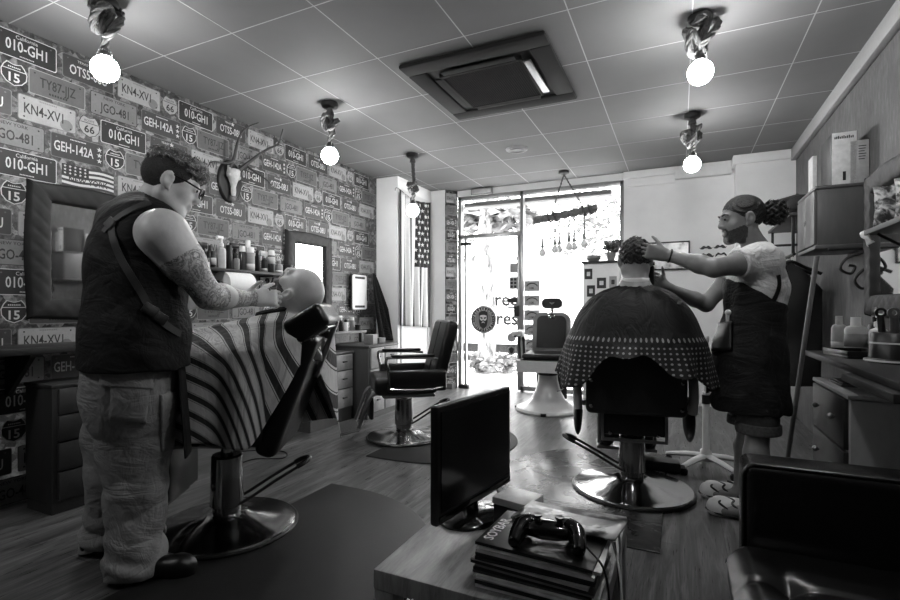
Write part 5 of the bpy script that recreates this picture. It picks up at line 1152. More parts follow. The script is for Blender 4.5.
def head(B, c, f, u, s=1.0, beard=0):
    """skull, jaw, nose, brow, sockets, lips and ears round c; f faces forward, u up; returns the frame"""
    f, u = nv(f), nv(u); u = nv(u-u.dot(f)*f); l = u.cross(f); R = [[l[i], f[i], u[i]] for i in range(3)]
    g = lambda a, b, h: Vector(c)+(l*a+f*b+u*h)*s
    B.ell(g(0, -.012, .03), Vector((.075, .097, .088))*s, R, .02); B.ell(g(0, .03, -.035), Vector((.060, .066, .078))*s, R, .03)
    B.cone(g(-.02, .068, -.098), g(.02, .068, -.098), .02*s, .02*s, .025)
    for q in (-1, 1):
        B.cone(g(.052*q, -.01, -.055), g(.022*q, .066, -.095), .018*s, .018*s, .025); B.ell(g(.04*q, .06, -.025), Vector((.022, .022, .024))*s, R, .02)
    B.cone(g(-.036, .084, .03), g(.036, .084, .03), .011*s, .011*s, .014)
    for q in (-1, 1): B.ell(g(.032*q, .098, .010), Vector((.017, .012, .011))*s, R, .012, 's')
    for q in (-1, 1): B.ell(g(.032*q, .082, .010), Vector((.0125, .0125, .010))*s, R, .004)
    B.cone(g(0, .092, .022), g(0, .109, -.020), .008*s, .0115*s, .012)
    for q in (-1, 1): B.ell(g(.012*q, .102, -.026), Vector((.008, .01, .008))*s, R, .008)
    B.cone(g(-.018, .092, -.052), g(.018, .092, -.052), .007*s, .007*s, .008); B.cone(g(-.015, .092, -.066), g(.015, .092, -.066), .008*s, .008*s, .008)
    B.cone(g(-.022, .104, -.059), g(.022, .104, -.059), .003*s, .003*s, .004, 's')
    for q in (-1, 1):
        B.ell(g(.082*q, -.010, -.002), Vector((.013, .023, .035))*s, R, .006); B.ell(g(.098*q, -.003, .003), Vector((.012, .013, .022))*s, R, .004, 's'); B.ell(g(.078*q, .002, -.03), Vector((.009, .01, .011))*s, R, .006)
    return g, l, f, u, R
def eyes(g, root, s=1.0, only=(-1, 1)):
    for q in only:
        b = BM(); c = g(.032*q, .0905, .0105); sphere(b, c, .0065*s, 12, 8); e = obj('eye', b, plain('dark_eye', 18, .2, 0, 0), root); e.matrix_parent_inverse = Matrix.Translation(root.location).inverted()
def child(name, b, m, root, **k):
    o = obj(name, b, m, root, **k); o.matrix_parent_inverse = Matrix.Translation(root.location).inverted(); return o
def skin(name, g, ink=False):
    t = NT(name); v = srgb(g); co = t.coord(); base = t.ramp(t.noise(co, 14, 4, .6), [(.3, v*.86), (.7, min(1, v*1.1))])
    if ink:
        w = t.noise(t.coord('Object', (1, 1, 1)), 9, 3, .5, 2.6); w2 = t.noise(co, 34, 3, .6, 1.5)
        sw = t.ramp(t.math('ADD', t.math('MULTIPLY', w, .8), t.math('MULTIPLY', w2, .3)), [(.42, .0), (.47, 1), (.55, .15), (.60, .9), (.66, .1)])
        t.base(t.mix(t.math('MULTIPLY', sw, .9), base, v*.10))
    else: t.base(base)
    t.rm(.45); t.b.inputs['Subsurface Weight'].default_value = .0; t.bump(t.noise(co, 160, 2), .06, .002); return t.m
def person(lab, loc): return thing('person', lab, 'person', loc)
def hairmat(name, g, hi=None):
    t = NT(name); co = t.coord('Object', (1, 1, 1)); n = t.noise(co, 70, 4, .7, 1.5); v = srgb(g); t.base(t.ramp(n, [(.35, v*.45), (.52, v), (.66, srgb(hi) if hi else v*1.6)])); t.rm(.5); t.bump(n, .8, .01); return t.m
def curls(P, sc, amp, seed=0):
    q = P*sc+seed; return amp*(np.sin(q[:, 0]+2*np.sin(q[:, 1]*.7+q[:, 2]*.5))*np.sin(q[:, 1]+2*np.sin(q[:, 2]*.8))+.6*np.sin(q[:, 2]*1.3+2*np.sin(q[:, 0]*.9)))
RVn, FVn = RV, FV
def shoe(B, heel, toe, r=.045):
    d = nv(toe-heel); B.cone(heel+UP*r, toe-d*.05+UP*(r*.9), r*.95, r*1.0, .03); B.cone(toe-d*.06+UP*r*.75, toe-d*.03+UP*r*.65, r*.95, r*.75, .03); B.cone(heel+UP*r, heel+UP*r*2.1, r*.95, r*.9, .03); B.clip(heel, -UP, heel, .6)
# ---------------------------------------------------------------- the left barber
f1 = nv((.425, .86, 0)); r1 = nv((.86, -.425, 0))
SK1 = skin('light_skin', 230); SK1T = skin('tattooed_skin', 226, True)
pf = at(135, 580, Z=0); b1 = person('barber in black sleeveless top, glasses and baggy trousers, tattooed arm reaching to the bald client', (pf.x, pf.y, 0))
PV = at(131, 375, D=2.02); CH = at(139, 262, D=2.0); NB = at(150, 214, D=1.99); HC = at(171, 184, D=1.98)
RS = at(163, 234, D=1.85); LS = at(122, 222, D=2.13); RE = at(209, 296, D=1.97); RW = at(247, 299, D=2.27); LE = at(165, 300, D=2.42); LW = at(238, 297, D=2.52)
B = Body((-2.55, .95, 0), (-1.35, 2.45, 1.85), .0058)
B.cone(PV, CH, .17, .185, .06, flat=(f1, .75)); B.cone(CH, NB-UP*.06, .17, .10, .08, flat=(f1, .75)); B.cone(RS, LS, .075, .075, .05)
B.cone(NB-UP*.02, HC-nv(Vector(HC)-NB)*.07-f1*.02, .066, .062, .04)
fh = nv(RV*.80+FV*.44-UP*.38); uh = nv(UP+(RV*.8+FV*.4)*.35); G1, l1, _, u1, R1 = head(B, HC, fh, uh, 1.03)
B.chain([RS, RS.lerp(RE, .5), RE], [.082, .068, .052], .03); B.chain([RE, RE.lerp(RW, .3), RW], [.052, .053, .033], .025); B.cone(RS, RS.lerp(RE, .35), .085, .075, .04)
B.chain([LS, LS.lerp(LE, .5), LE], [.08, .066, .05], .03); B.chain([LE, LE.lerp(LW, .3), LW], [.05, .05, .032], .025)
hd1 = nv(RV*.9+FV*.35+UP*.06); hand(B, RW+hd1*.03, hd1, nv(FV*.75-UP*.5), nv(UP*.8+FV*.3), (45, 50, 30), 1.06)
hd2 = nv(RV*.8+FV*.2-UP*.02); hand(B, LW+hd2*.03, hd2, nv(-FV*.6-UP*.5), nv(UP*.9), (35, 30, 20), 1.0)
hipR, hipL = PV+r1*.09, PV-r1*.11
kR, kL = at(136, 470, D=2.01), at(113, 462, D=2.18); aR, aL = at(135, 556, D=2.0), at(107, 526, D=2.22)
B.chain([hipR, kR, aR], [.11, .07, .05], .04); B.chain([hipL, kL, aL], [.11, .07, .05], .04)
for a in (aR, aL): B.cone(Vector((a.x, a.y, .06)), Vector((a.x, a.y, .05))+f1*.05, .03, .026, .03)
def zone(C, G):
    c = np.array(G(0, 0, 0)); ax = [np.array(G(*q))-c for q in ((1, 0, 0), (0, 1, 0), (0, 0, 1))]; return [((C-c)@a)/(a@a) for a in ax]
def beardzone(C, G, top=-.035):
    a, b_, h = zone(C, G); lim = top-.30*np.clip(b_, 0, .075)+.022*(b_ > .085)*0
    m = (h < lim) & (h > -.125) & (b_ > .004+.35*np.maximum(0, h+.055)) & (b_ < .2) & (np.abs(a) < .1) & (h > -.135+.25*np.maximum(0, .05-b_))
    lip = (np.abs(a) < .024) & (h > -.072) & (h < -.050); m &= ~lip
    return m | ((np.abs(a) < .03) & (b_ > .08) & (h < -.036) & (h > -.050))
def pk(C):
    p = np.array(RS); e = np.array(RE); w = np.array(RW); d = np.linalg.norm(C-(p*.45+e*.55), axis=1); out = np.zeros(len(C))
    def near(a, b, r0): v = b-a; t = np.clip(((C-a)@v)/(v@v), 0, 1); return np.linalg.norm(C-(a+t[:, None]*v), axis=1) < r0
    up = near(p*.72+e*.28, e, .085) & (((C-p)@np.array(r1)) > -.2); fo = near(e*.45+w*.55, w, .055); out[up | fo] = 1; return out
B.obj('body', [SK1, SK1T], b1, pk); eyes(G1, b1, 1, (-1,))
# vest
VB = Body((-2.55, .95, .7), (-1.45, 2.2, 1.62), .007); WA = at(136, 352, D=1.99)
VB.cone(WA-UP*.05, WA+UP*.05, .225, .222, .05, flat=(f1, .80)); VB.cone(WA, CH, .222, .222, .08, flat=(f1, .78)); VB.cone(CH, CH.lerp(NB, .62), .215, .14, .08, flat=(f1, .72)); VB.cone(RS.lerp(LS, .30)-UP*.0, LS.lerp(RS, -.02), .088, .092, .12); VB.cone(CH+r1*.1, CH.lerp(NB, .5)+r1*.12, .1, .085, .06)
VB.clip(WA-UP*.06, -UP); VB.cone(NB-UP*.03, HC, .072, .08, .01, 's')
VB.cone(RS.lerp(RE, -.02)+r1*.035, RS.lerp(RE, .36)+r1*.03, .088, .092, .02, 's')
VB.fold(lambda P: crease(P)*.5+waves(P, [(26, 18, 34, 0, 1), (-30, 22, 40, 2, .8)], .0015))
VEST = cloth('black_jersey', 9, .8, .32, 5); VB.obj('vest', VEST, b1); vb = VB.ray()
# trousers
TR = Body((-2.6, .9, 0), (-1.5, 2.1, 1.0), .007); TW = at(131, 362, D=2.01)
TR.cone(TW-UP*.03, TW-UP*.12, .205, .215, .06, flat=(f1, .82)); TR.chain([hipR+UP*.0, kR+UP*.1, kR-UP*.05, aR-UP*.02, aR-UP*.09], [.150, .122, .108, .100, .100], .05); TR.chain([hipL, kL+UP*.1, kL-UP*.05, aL-UP*.02, aL-UP*.09], [.145, .110, .096, .090, .090], .04)
TR.clip(TW+UP*.02, UP); TR.clip(Vector((0, 0, .022)), -UP, aR, 2)
TR.fold(lambda P: crease(P)*np.clip((.95-P[:, 2])*1.6, .25, 1.2), hi=(-1.3, 2.2, .80))
CLOTHG = cloth('grey_twill', 148, .8, .42, 4); TR.obj('trousers', CLOTHG, b1); tb_ = TR.ray()
def patch(name, bvh, pts, th, mat, root, nu=10, nvv=8, off=.004):
    """piece of cloth lying on a surface; pts are its four corners as seen"""
    b = BM(); ok = []
    def f(u, v):
        (x0, y0), (x1, y1), (x2, y2), (x3, y3) = pts; xa, ya = x0+(x1-x0)*u, y0+(y1-y0)*u; xb, yb = x3+(x2-x3)*u, y3+(y2-y3)*u
        mx, my = sum(p[0] for p in pts)/4, sum(p[1] for p in pts)/4; X_, Y_ = xa+(xb-xa)*v, ya+(yb-ya)*v; h = None
        for k in range(11):
            h = hit(bvh, X_+(mx-X_)*k/10, Y_+(my-Y_)*k/10, off)
            if h: break
        return h[0] if h else Vector((0, 0, -1))
    grid(b, f, nu, nvv); return child(name, b, mat, root, sol=th, sharp=2)
patch('back_pocket', tb_, [(112, 380), (150, 382), (146, 424), (110, 418)], .012, CLOTHG, b1)
patch('pocket_flap', tb_, [(100, 370), (157, 373), (153, 389), (101, 386)], .016, CLOTHG, b1)
patch('cargo_pocket', tb_, [(160, 395), (175, 392), (172, 448), (161, 452)], .018, CLOTHG, b1)
# braces across the back
STRAP = plain('grey_webbing', 62, .6)
def strap(name, bvh, pts, w, mat, root, th=.005):
    P = [hit(bvh, x, y, .003) for x, y in pts]; P = [p for p in P if p]; b = BM()
    if len(P) < 2: return
    pts2 = spline([p for p, n in P], 5); nn = [P[min(len(P)-1, i//5)][1] for i in range(len(pts2))]
    R = []
    for i, p in enumerate(pts2):
        t = nv(pts2[min(i+1, len(pts2)-1)]-pts2[max(i-1, 0)]); s_ = nv(t.cross(nn[i])); n_ = nn[i]
        R.append([p+s_*w/2, p+s_*w/2+n_*th, p-s_*w/2+n_*th, p-s_*w/2])
    rings(b, R); return child(name, b, mat, root)
strap('strap', vb, [(150, 203), (138, 207), (124, 214), (112, 223), (104, 232)], .024, STRAP, b1)
strap('strap', vb, [(111, 224), (114, 240), (120, 256), (130, 274), (141, 292), (150, 308), (158, 318), (170, 328), (180, 334)], .026, STRAP, b1)
h0 = hit(vb, 111, 224, .004)
for x, y, w_ in ((111, 224, .05), (150, 310, .055), (160, 318, .05)):
    h0 = hit(vb, x, y, .002)
    if h0: b = BM(); box(b, (-w_/2, -.02, 0), (w_/2, .02, .01), .004, 0, frameM(h0[0], nv(h0[1].cross(UP)), UP, h0[1]) @ Matrix.Rotation(-.6, 4, 'Z')); child('buckle', b, SATIN if y > 230 else STRAP, b1)
b = BM(); AF = lambda u, v: PV+UP*(.10-.42*v)+f1*(.185+.03*v-.9*(u-.5)**2*.25)+r1*((u-.5)*.46)
grid(b, AF, 14, 12); child('apron', b, plain('black_apron', 14, .85, 0, .2), b1, sol=.006)
# shoes
SB = Body((-2.5, .9, 0), (-1.4, 2.2, .2), .006); RB = Vector((aR.x, aR.y, 0)); LB = Vector((aL.x, aL.y, 0)); shoe(SB, RB-f1*.05, RB+nv(r1*.55+f1*.8)*.24); SB.obj('shoe', BLACK, b1)
SB = Body((-2.6, .9, 0), (-1.4, 2.3, .2), .006); shoe(SB, LB-f1*.05, LB+f1*.23); SB.obj('shoe', BLACK, b1)
# hair, glasses
def hairshell(c, R, frame, r, clips, k=.02, n=None, res=.005, extra=()):
    H = Body(Vector(c)-Vector((.2, .2, .2)), Vector(c)+Vector((.2, .2, .24)), res); H.ell(c, r, R, k)
    for e in extra: H.ell(e[0], e[1], R, .02)
    for p, q in clips: H.clip(p, q)
    if n: H.fold(n)
    return H
H = hairshell(G1(0, -.016, .028), R1, None, (.0815, .103, .09), [(G1(0, .035, .0), nv(fh*.8-u1*.45)), (G1(0, -.03, -.05), nv(-u1+fh*.25))]); H.obj('short_hair', hairmat('dark_short_hair', 40), b1)
H = hairshell(G1(0, .0, .085), R1, None, (.072, .105, .05), [], extra=[(G1(0, .06, .08), (.06, .05, .045)), (G1(0, -.07, .07), (.06, .045, .05))], n=lambda P: curls(P, 150, .007)); H.obj('top_hair', hairmat('streaked_hair', 120, 215), b1)
b = BM(); sgn = -1                                                     # right side is -l
gp = lambda a, b_, h: G1(a, b_, h)
for q in (-1, 1):
    tube(b, [gp(.083*q, -.005, .022), gp(.082*q, .05, .02), gp(.068*q, .104, .016)], .0035, 6); tube(b, [gp((.038+.028*math.cos(a))*q, .112-.006*math.cos(a), .008+.02*math.sin(a)) for a in [2*PI*k/18 for k in range(18)]], .003, 6, 0, True)
tube(b, [gp(-.012, .115, .014), gp(.012, .115, .014)], .003, 6); child('glasses', b, BLACK, b1)
b = BM(); rz0 = RW+hd1*.13; tube(b, [rz0-hd1*.03, rz0-hd1*.03+UP*.045], .005, 8); box(b, (-.0, -.0015, -.006), (.035, .0015, .007), .001, 0, Matrix.Translation(rz0-hd1*.03+UP*.045) @ Matrix.Rotation(.3, 4, 'Z')); tag(obj('razor', b, STEEL), 'steel straight razor in the left barber hand at the client beard', 'razor')
# ---------------------------------------------------------------- the reclined client
M1 = T(C1.x, C1.y, 0, F1); L1 = lambda x, y, z: M1 @ Vector((x, y, z)); D1 = lambda x, y, z: (M1.to_3x3() @ Vector((x, y, z)))
SK3 = skin('pale_skin', 214)
c1 = person('reclined bald client with a short beard, wrapped in a striped cape', (C1.x, C1.y, 0))
B = Body((-2.75, 1.0, .1), (-1.3, 2.6, 1.42), .0056)
hc = at(300, 290, D=2.49); uu = nv(RV*.80+UP*.36-FV*.46); ff = nv(UP*.91-RV*.40+FV*.05)
G3, l3, f3, u3, R3 = head(B, hc, ff, uu, 1.12)
nb3 = at(279, 322, D=2.54); B.cone(hc-uu*.06-ff*.02, nb3, .066, .064, .04)
sh3 = L1(-.31, 0, .93); sL, sR = L1(-.29, .18, .90), L1(-.29, -.18, .90); hp = L1(-.08, 0, .66)
B.cone(nb3, sh3, .07, .09, .05); B.cone(sh3, hp, .135, .15, .06, flat=(D1(1, 0, .4), .75)); B.cone(sL, sR, .06, .06, .05)
for s_, q in ((sL, 1), (sR, -1)):
    e = L1(-.06, .26*q, .80); w = L1(.13, .12*q, .85); B.chain([s_, e], [.06, .045], .03); B.chain([e, w], [.045, .032], .02); hand(B, w, D1(.6, -.6*q, .3), D1(-.4, -.8*q, 0), D1(0, 0, 1), (40, 40, 30), .95)
    k_ = L1(.34, .12*q, .66); an = L1(.33, .13*q, .25); B.chain([hp+D1(0, .09*q, 0), k_], [.095, .065], .05); B.chain([k_, an], [.065, .045], .03)
_bd = lambda C: beardzone(C, G3, -.022).astype(int)
B.obj('body', [SK3, hairmat('dark_beard', 46)], c1, _bd)
JEANS = plain('black_denim', 24, .9)
TP = Body((-2.75, 1.0, .1), (-1.5, 2.4, 1.0), .008); TP.cone(hp+UP*.05, hp, .18, .18, .04, flat=(D1(1, 0, .4), .8))
for q in (-1, 1): TP.chain([hp+D1(0, .09*q, 0), L1(.34, .12*q, .66), L1(.33, .13*q, .30)], [.112, .085, .07], .04)
TP.obj('trousers', JEANS, c1)
for q in (-1, 1):
    SB = Body(L1(.36, .13*q, .15)-Vector((.25, .25, .1)), L1(.36, .13*q, .2)+Vector((.25, .25, .2)), .007); h_ = L1(.29, .13*q, .164); shoe(SB, h_, h_+D1(.25, .02*q, 0)); SB.obj('shoe', BLACK, c1)
# striped cape
t = NT('striped_cape'); uvn = t.new('ShaderNodeUVMap'); sx = t.new('ShaderNodeSeparateXYZ'); t.link(uvn.outputs[0], sx.inputs[0])
fr_ = t.math('FRACT', t.math('MULTIPLY', sx.outputs[0], 1/.092)); r_ = t.new('ShaderNodeValToRGB'); r_.color_ramp.interpolation = 'CONSTANT'; e = r_.color_ramp.elements
st = [(0, 200), (.30, 34), (.33, 200), (.37, 46), (.70, 200), (.76, 34), (.79, 200)]
while len(e) < len(st): e.new(.5)
for q, (p, v) in zip(e, st): q.position = p; q.color = (srgb(v),)*3+(1,)
t.link(fr_, r_.inputs[0]); t.base(r_.outputs[0]); t.rm(.75); n = t.math('ABSOLUTE', t.math('SUBTRACT', t.noise(t.coord('Object', (1.5, 1.5, .7), (.2, .3, 0)), 6, 3, .5, 1.2), .5)); t.bump(n, .45, .05); STRIPE = t.m
NKl = M1.inverted() @ Vector(nb3)
def cape1(u, v):                                                       # u round the neck (0 at the front), v outwards
    th = 2*PI*u; cx, cy = math.cos(th), math.sin(th)
    p = 4.0; ex = .30 if cx > 0 else .40+.20*max(0, -cy)**1.5*min(1, -cx*4); ey = .345
    k = (abs(cx/ex)**p+abs(cy/ey)**p)**(-1/p)                          # distance to a rounded rectangle
    o = Vector((-.05, 0, 0)); E = Vector((o.x+k*cx, o.y+k*cy, 0))
    top = lambda x, y: 1.03-.10*(x+.3)**1.0*.75-.55*max(0, abs(y)-.17)-(.05*math.cos(min(1, max(0, (x-.02)/.2))*PI)-.05 if x > .02 else 0)*0
    N = Vector((NKl.x+.088*cx, NKl.y+.088*cy, NKl.z+.055-.02*cx))
    bk = max(0, -cx)**1.5; hem = .525-.09*max(0, -cy)+.33*min(1, max(0, (-E.x-(.20+.30*min(1, max(0, -cy*2))))/.22))**1.3+.012*math.sin(5*th+1)
    zt = top(E.x, E.y); drop = max(.02, zt-hem); Lt = (Vector((E.x, E.y, zt))-N).length; tot = Lt+drop; s_ = v*tot
    fold = .020*math.sin(7*th+.6)+.012*math.sin(13*th+2)
    if s_ < Lt:
        a = s_/Lt; xy = N.lerp(Vector((E.x, E.y, zt)), a); z = N.z+(top(xy.x, xy.y)-N.z)*min(1, a*1.8)**.8; z -= .0*a
        if a > .85: z -= .9*(a-.85)**2
        q = Vector((xy.x, xy.y, z))
    else:
        dd = s_-Lt; q = Vector((E.x, E.y, zt-.02-dd)); out = Vector((cx, cy, 0)).normalized(); q += out*(fold*min(1, dd/.15)+.03*dd)
        q += Vector((.10*dd*max(0, cx), 0, 0))
    return M1 @ q
def cape1uv(u, v):
    q = M1.inverted() @ cape1(u, v); th = 2*PI*u; w = .45+2.6*min(1, max(0, (q.x+.28)/.36))
    return ((q.x+(1.0-q.z)*w)/math.sqrt(1+w*w*.55)+2, v)
b = BM(); grid(b, cape1, 150, 70, 0, cape1uv); tag(obj('striped_cape', b, STRIPE, sol=.003, sharp=3), 'striped hairdressing cape draped over the reclined bald client', 'cape')
b = BM(); tube(b, [cape1(k/40, .012)+UP*.004 for k in range(40)], .017, 8, 0, True, 1.0); cp = [o for o in COL.objects if o.name == 'striped_cape'][0]; obj('collar', b, DARKCLOTH, cp)
# ---------------------------------------------------------------- the right barber
f2 = nv(-RV*.93+FV*.36); s2 = nv(UP.cross(f2)); SK2 = skin('tan_skin', 126)
fN, fF = at(752, 521, Z=0), at(741, 503, Z=0)
b2p = person('barber in white T-shirt and dark apron with curly bun reaching to the seated client', (.30, 3.15, 0))
PV = at(750, 352, D=2.68); CH = at(757, 285, D=2.68); NB = at(758, 247, D=2.68); HC = at(741, 220, D=2.66)
LS = at(763, 260, D=2.55); RS = at(748, 258, D=2.84); LE = at(714, 268, D=2.48); LW = at(670, 256, D=2.64); RE = at(706, 304, D=2.88); RW = at(668, 288, D=2.86)
B = Body((-.35, 2.5, 0), (.85, 3.6, 1.8), .0058)
B.cone(PV, CH, .145, .155, .06, flat=(f2, .72)); B.cone(CH, NB-UP*.05, .15, .08, .07, flat=(f2, .72)); B.cone(LS, RS, .06, .06, .05); B.cone(NB-UP*.03, HC-UP*.05-f2*.02, .058, .056, .04)
fh2 = nv(-RV*.97+FV*.12-UP*.13); G2, l2, _, u2, R2 = head(B, HC, fh2, nv(UP-RV*.10), 1.03)
B.chain([LS, LS.lerp(LE, .5), LE], [.062, .055, .046], .03); B.chain([LE, LE.lerp(LW, .3), LW], [.046, .047, .029], .02); B.chain([RS, RS.lerp(RE, .5), RE], [.062, .052, .044], .03); B.chain([RE, RE.lerp(RW, .3), RW], [.044, .043, .028], .02)
hl = nv(-RV*.92+UP*.26+FV*.25); hand(B, LW+hl*.025, hl, nv(FV*.85-UP*.3), nv(UP*.7-FV*.1), (30, 35, 25), .98)
hr2 = nv(-RV*.8+UP*.45); hand(B, RW+hr2*.02, hr2, nv(-FV*.7-RV*.2), nv(UP), (50, 55, 30), .96)
kN, kF = at(758, 428, D=2.58), at(748, 424, D=2.78)
aN, aF = fN+UP*.09, fF+UP*.09
for hpx, kk, aa in ((PV+s2*.09, kN, aN), (PV-s2*.09, kF, aF)):
    B.chain([hpx, kk], [.09, .058], .04); B.chain([kk, kk.lerp(aa, .35), aa], [.056, .058, .036], .02); B.cone(aa-UP*.04, aa-UP*.05+f2*.13, .034, .028, .03)
B.obj('body', [SK2, hairmat('trimmed_beard', 44)], b2p, lambda C: beardzone(C, G2, -.028).astype(int)); eyes(G2, b2p, 1, (-1, 1))
S = Body((-.1, 2.5, .75), (.85, 3.5, 1.55), .006)
S.cone(PV-UP*.02, CH, .168, .176, .06, flat=(f2, .78)); S.cone(CH, NB-UP*.05, .172, .088, .06, flat=(f2, .74)); S.cone(LS, RS, .078, .078, .06)
S.chain([LS, LS.lerp(LE, .58)], [.082, .074], .05); S.clip(LS.lerp(LE, .52), LE-LS, LS.lerp(LE, .62), .10); S.chain([RS, RS.lerp(RE, .6)], [.08, .072], .05); S.clip(RS.lerp(RE, .52), RE-RS, RS.lerp(RE, .64), .10); S.cone(NB-UP*.0, NB+UP*.1, .07, .075, .01, 's')
S.fold(lambda P: crease(P)*.6+waves(P, [(30, 24, 30, 0, 1), (-26, 30, 46, 2, .8)], .002)); S.obj('t_shirt', cloth('white_cotton', 215, .85, .5, 7), b2p)
A = Body((-.1, 2.45, .4), (.9, 3.5, 1.4), .007)
A.cone(PV, CH, .182, .188, .05, flat=(f2, .80)); A.cone(PV-UP*.02, Vector((PV.x, PV.y, .60)), .192, .212, .06, flat=(f2, .90)); A.cone(CH, CH+UP*.1, .186, .15, .05, flat=(f2, .8)); A.clip(Vector((0, 0, .545)), -UP, PV, 2)
pa, pb, pc = at(722, 276, D=2.6), at(772, 303, D=2.6), at(735, 280, D=2.9); A.clip(pa, nv(UP-f2*.55*1.0))
A.fold(lambda P: crease(P)*.55+waves(P, [(30, 26, 6, 0, 1), (-40, 20, 10, 2, .6), (16, 12, 26, 1, .6)], .005)); A.obj('apron', cloth('dark_denim_apron', 20, .85, .4, 5, .3), b2p); ab = A.ray()
Sh = Body((-.1, 2.4, .35), (.9, 3.5, 1.0), .007)
for q, kk in ((1, kN), (-1, kF)): Sh.chain([PV+s2*.08*q, kk+UP*.10, kk+UP*.0], [.10, .094, .098], .03)
Sh.clip(Vector((0, 0, kN.z-.02)), -UP, PV, 2); Sh.fold(lambda P: waves(P, [(20, 30, 40, 0, 1), (-30, 12, 60, 2, .7)], .003)); Sh.obj('denim_shorts', plain('denim', 60, .9, 0, .3, 50, .3, 300), b2p)
Cf = Body((-.1, 2.4, .35), (.9, 3.5, .75), .006)
for q, kk in ((1, kN), (-1, kF)): Cf.cone(kk+UP*.10, kk, .102, .107, .02)
Cf.clip(Vector((0, 0, kN.z-.026)), -UP, PV, 2); Cf.clip(Vector((0, 0, kN.z+.028)), UP, PV, 2); Cf.obj('shorts_cuff', plain('denim_cuff', 84, .9, 0, .3, 60, .3, 300), b2p)
patch('pouch', ab, [(712, 324), (732, 321), (732, 350), (713, 352)], .02, plain('black_pouch', 12, .5), b2p, off=.012); h0 = hit(ab, 728, 318, .01)
if h0: b = BM(); M = frameM(h0[0], RV, nv(UP+RV*.2)); box(b, (-.012, -.045, -.004), (.012, .035, .004), .005, 0, M); sphere(b, (0, .03, .0), .016, 12, 8, 0, M); tag(obj('trimmer', b, WHITE), 'white trimmer sticking out of the apron pouch', 'trimmer')
patch('pouch_tag', ab, [(716, 328), (727, 326), (727, 330), (716, 332)], .003, WHITE, b2p, 6, 3, .024)
strap('apron_strap', S.ray(), [(771, 305), (776, 295), (779, 285), (778, 275)], .02, BLACK, b2p)
SHW_ = plain('white_sneaker', 205, .5, 0, .05)
for heel in (fN, fF):
    hh = Vector((heel.x, heel.y, 0))+RV*.085; SB = Body(hh-Vector((.4, .35, 0)), hh+Vector((.3, .35, .2)), .006); shoe(SB, hh, hh+f2*.275, .05); so_ = SB.obj('sneaker', SHW_, b2p); sb_ = SB.ray()
    b = BM(); d = nv(f2); tube(b, spline([hh+UP*.02+s2*.05, hh+d*.1+UP*.02+s2*.054, hh+d*.2+UP*.02+s2*.052, hh+d*.26+UP*.025+s2*.032, hh+d*.285+UP*.028+s2*.0], 5), .008, 6); child('sole_band', b, BLACK, b2p)
    b = BM()
    for k in range(3): tube(b, spline([hh+d*(.07+.06*k)+s2*.052+UP*.05, hh+d*(.11+.06*k)+s2*.045+UP*.078, hh+d*(.10+.06*k)+s2*.020+UP*(.100-.008*k), hh+d*(.14+.06*k)-s2*.01+UP*(.102-.010*k)], 5), .006, 6)
    child('stripes', b, BLACK, b2p)
DH = hairmat('black_hair', 22)
H = hairshell(G2(0, -.018, .034), R2, None, (.083, .106, .098), [(G2(0, .060, .050), nv(fh2*.75-u2*.75)), (G2(0, -.03, -.03), nv(-u2+fh2*.15))], res=.0032, n=lambda P: .0022*np.sin((P-np.array(HC))@np.array(l2)*420+((P-np.array(HC))@np.array(u2))*260+2*np.sin((P-np.array(HC))@np.array(fh2)*30))); H.obj('swept_hair', hairmat('swept_black_hair', 16, 34), b2p)
H = hairshell(G2(0, -.165, .012), R2, None, (.062, .064, .066), [], extra=[(G2(0, -.10, .03), (.035, .04, .035))], n=lambda P: curls(P, 170, .011)); H.obj('hair_bun', DH, b2p)
b = BM()
for q in (-1, 1): tube(b, [G2(.048*q, .078, .030), G2(.034*q, .094, .037), G2(.016*q, .098, .032)], [.003, .005, .004], 6)
child('eyebrows', b, DH, b2p)
b = BM(); c_ = LW+hl*.0; x_ = nv(hl.cross(UP)); y_ = hl.cross(x_); tube(b, [c_+(x_*math.cos(a)+y_*math.sin(a))*.034 for a in [2*PI*k/20 for k in range(20)]], .006, 6, 0, True); child('bracelet', b, SATIN, b2p)
b = BM(); cc = at(651, 276, D=2.80); box(b, (-.018, -.016, -.085), (.018, .016, .06), .01, 0, Matrix.Translation(cc)); box(b, (-.02, -.005, .06), (.02, .005, .08), .002, 0, Matrix.Translation(cc)); tag(obj('hair_clipper', b, BLACK), 'dark hair clipper held upright beside the seated client head', 'clipper')
# ---------------------------------------------------------------- the seated client seen from behind
M2 = T(C2.x, C2.y, 0, FC2); L2 = lambda x, y, z: M2 @ Vector((x, y, z)); D2 = lambda x, y, z: (M2.to_3x3() @ Vector((x, y, z)))
SK4 = skin('mid_skin', 150); c2 = person('seated client with short dark hair seen from behind under a dotted dark cape', (C2.x, C2.y, 0))
B = Body(L2(.2, 0, 0)-Vector((.55, .75, -.08)), L2(.2, 0, 1.55)+Vector((.55, .7, .05)), .0065)
hc = at(635, 260, D=2.82); ff = nv(D2(1, 0, -.12)); G4, l4, f4, u4, R4 = head(B, hc, ff, nv(UP+ff*.1), 1.04)
nb4 = hc-UP*.19-ff*.03; B.cone(hc-UP*.06-ff*.02, nb4, .064, .066, .04); sh4 = L2(-.12, 0, 1.08); hp = L2(-.04, 0, .73); B.cone(nb4, sh4, .07, .1, .06); B.cone(sh4, hp, .155, .16, .06, flat=(D2(1, 0, 0), .75)); B.cone(L2(-.12, .19, 1.06), L2(-.12, -.19, 1.06), .068, .068, .05)
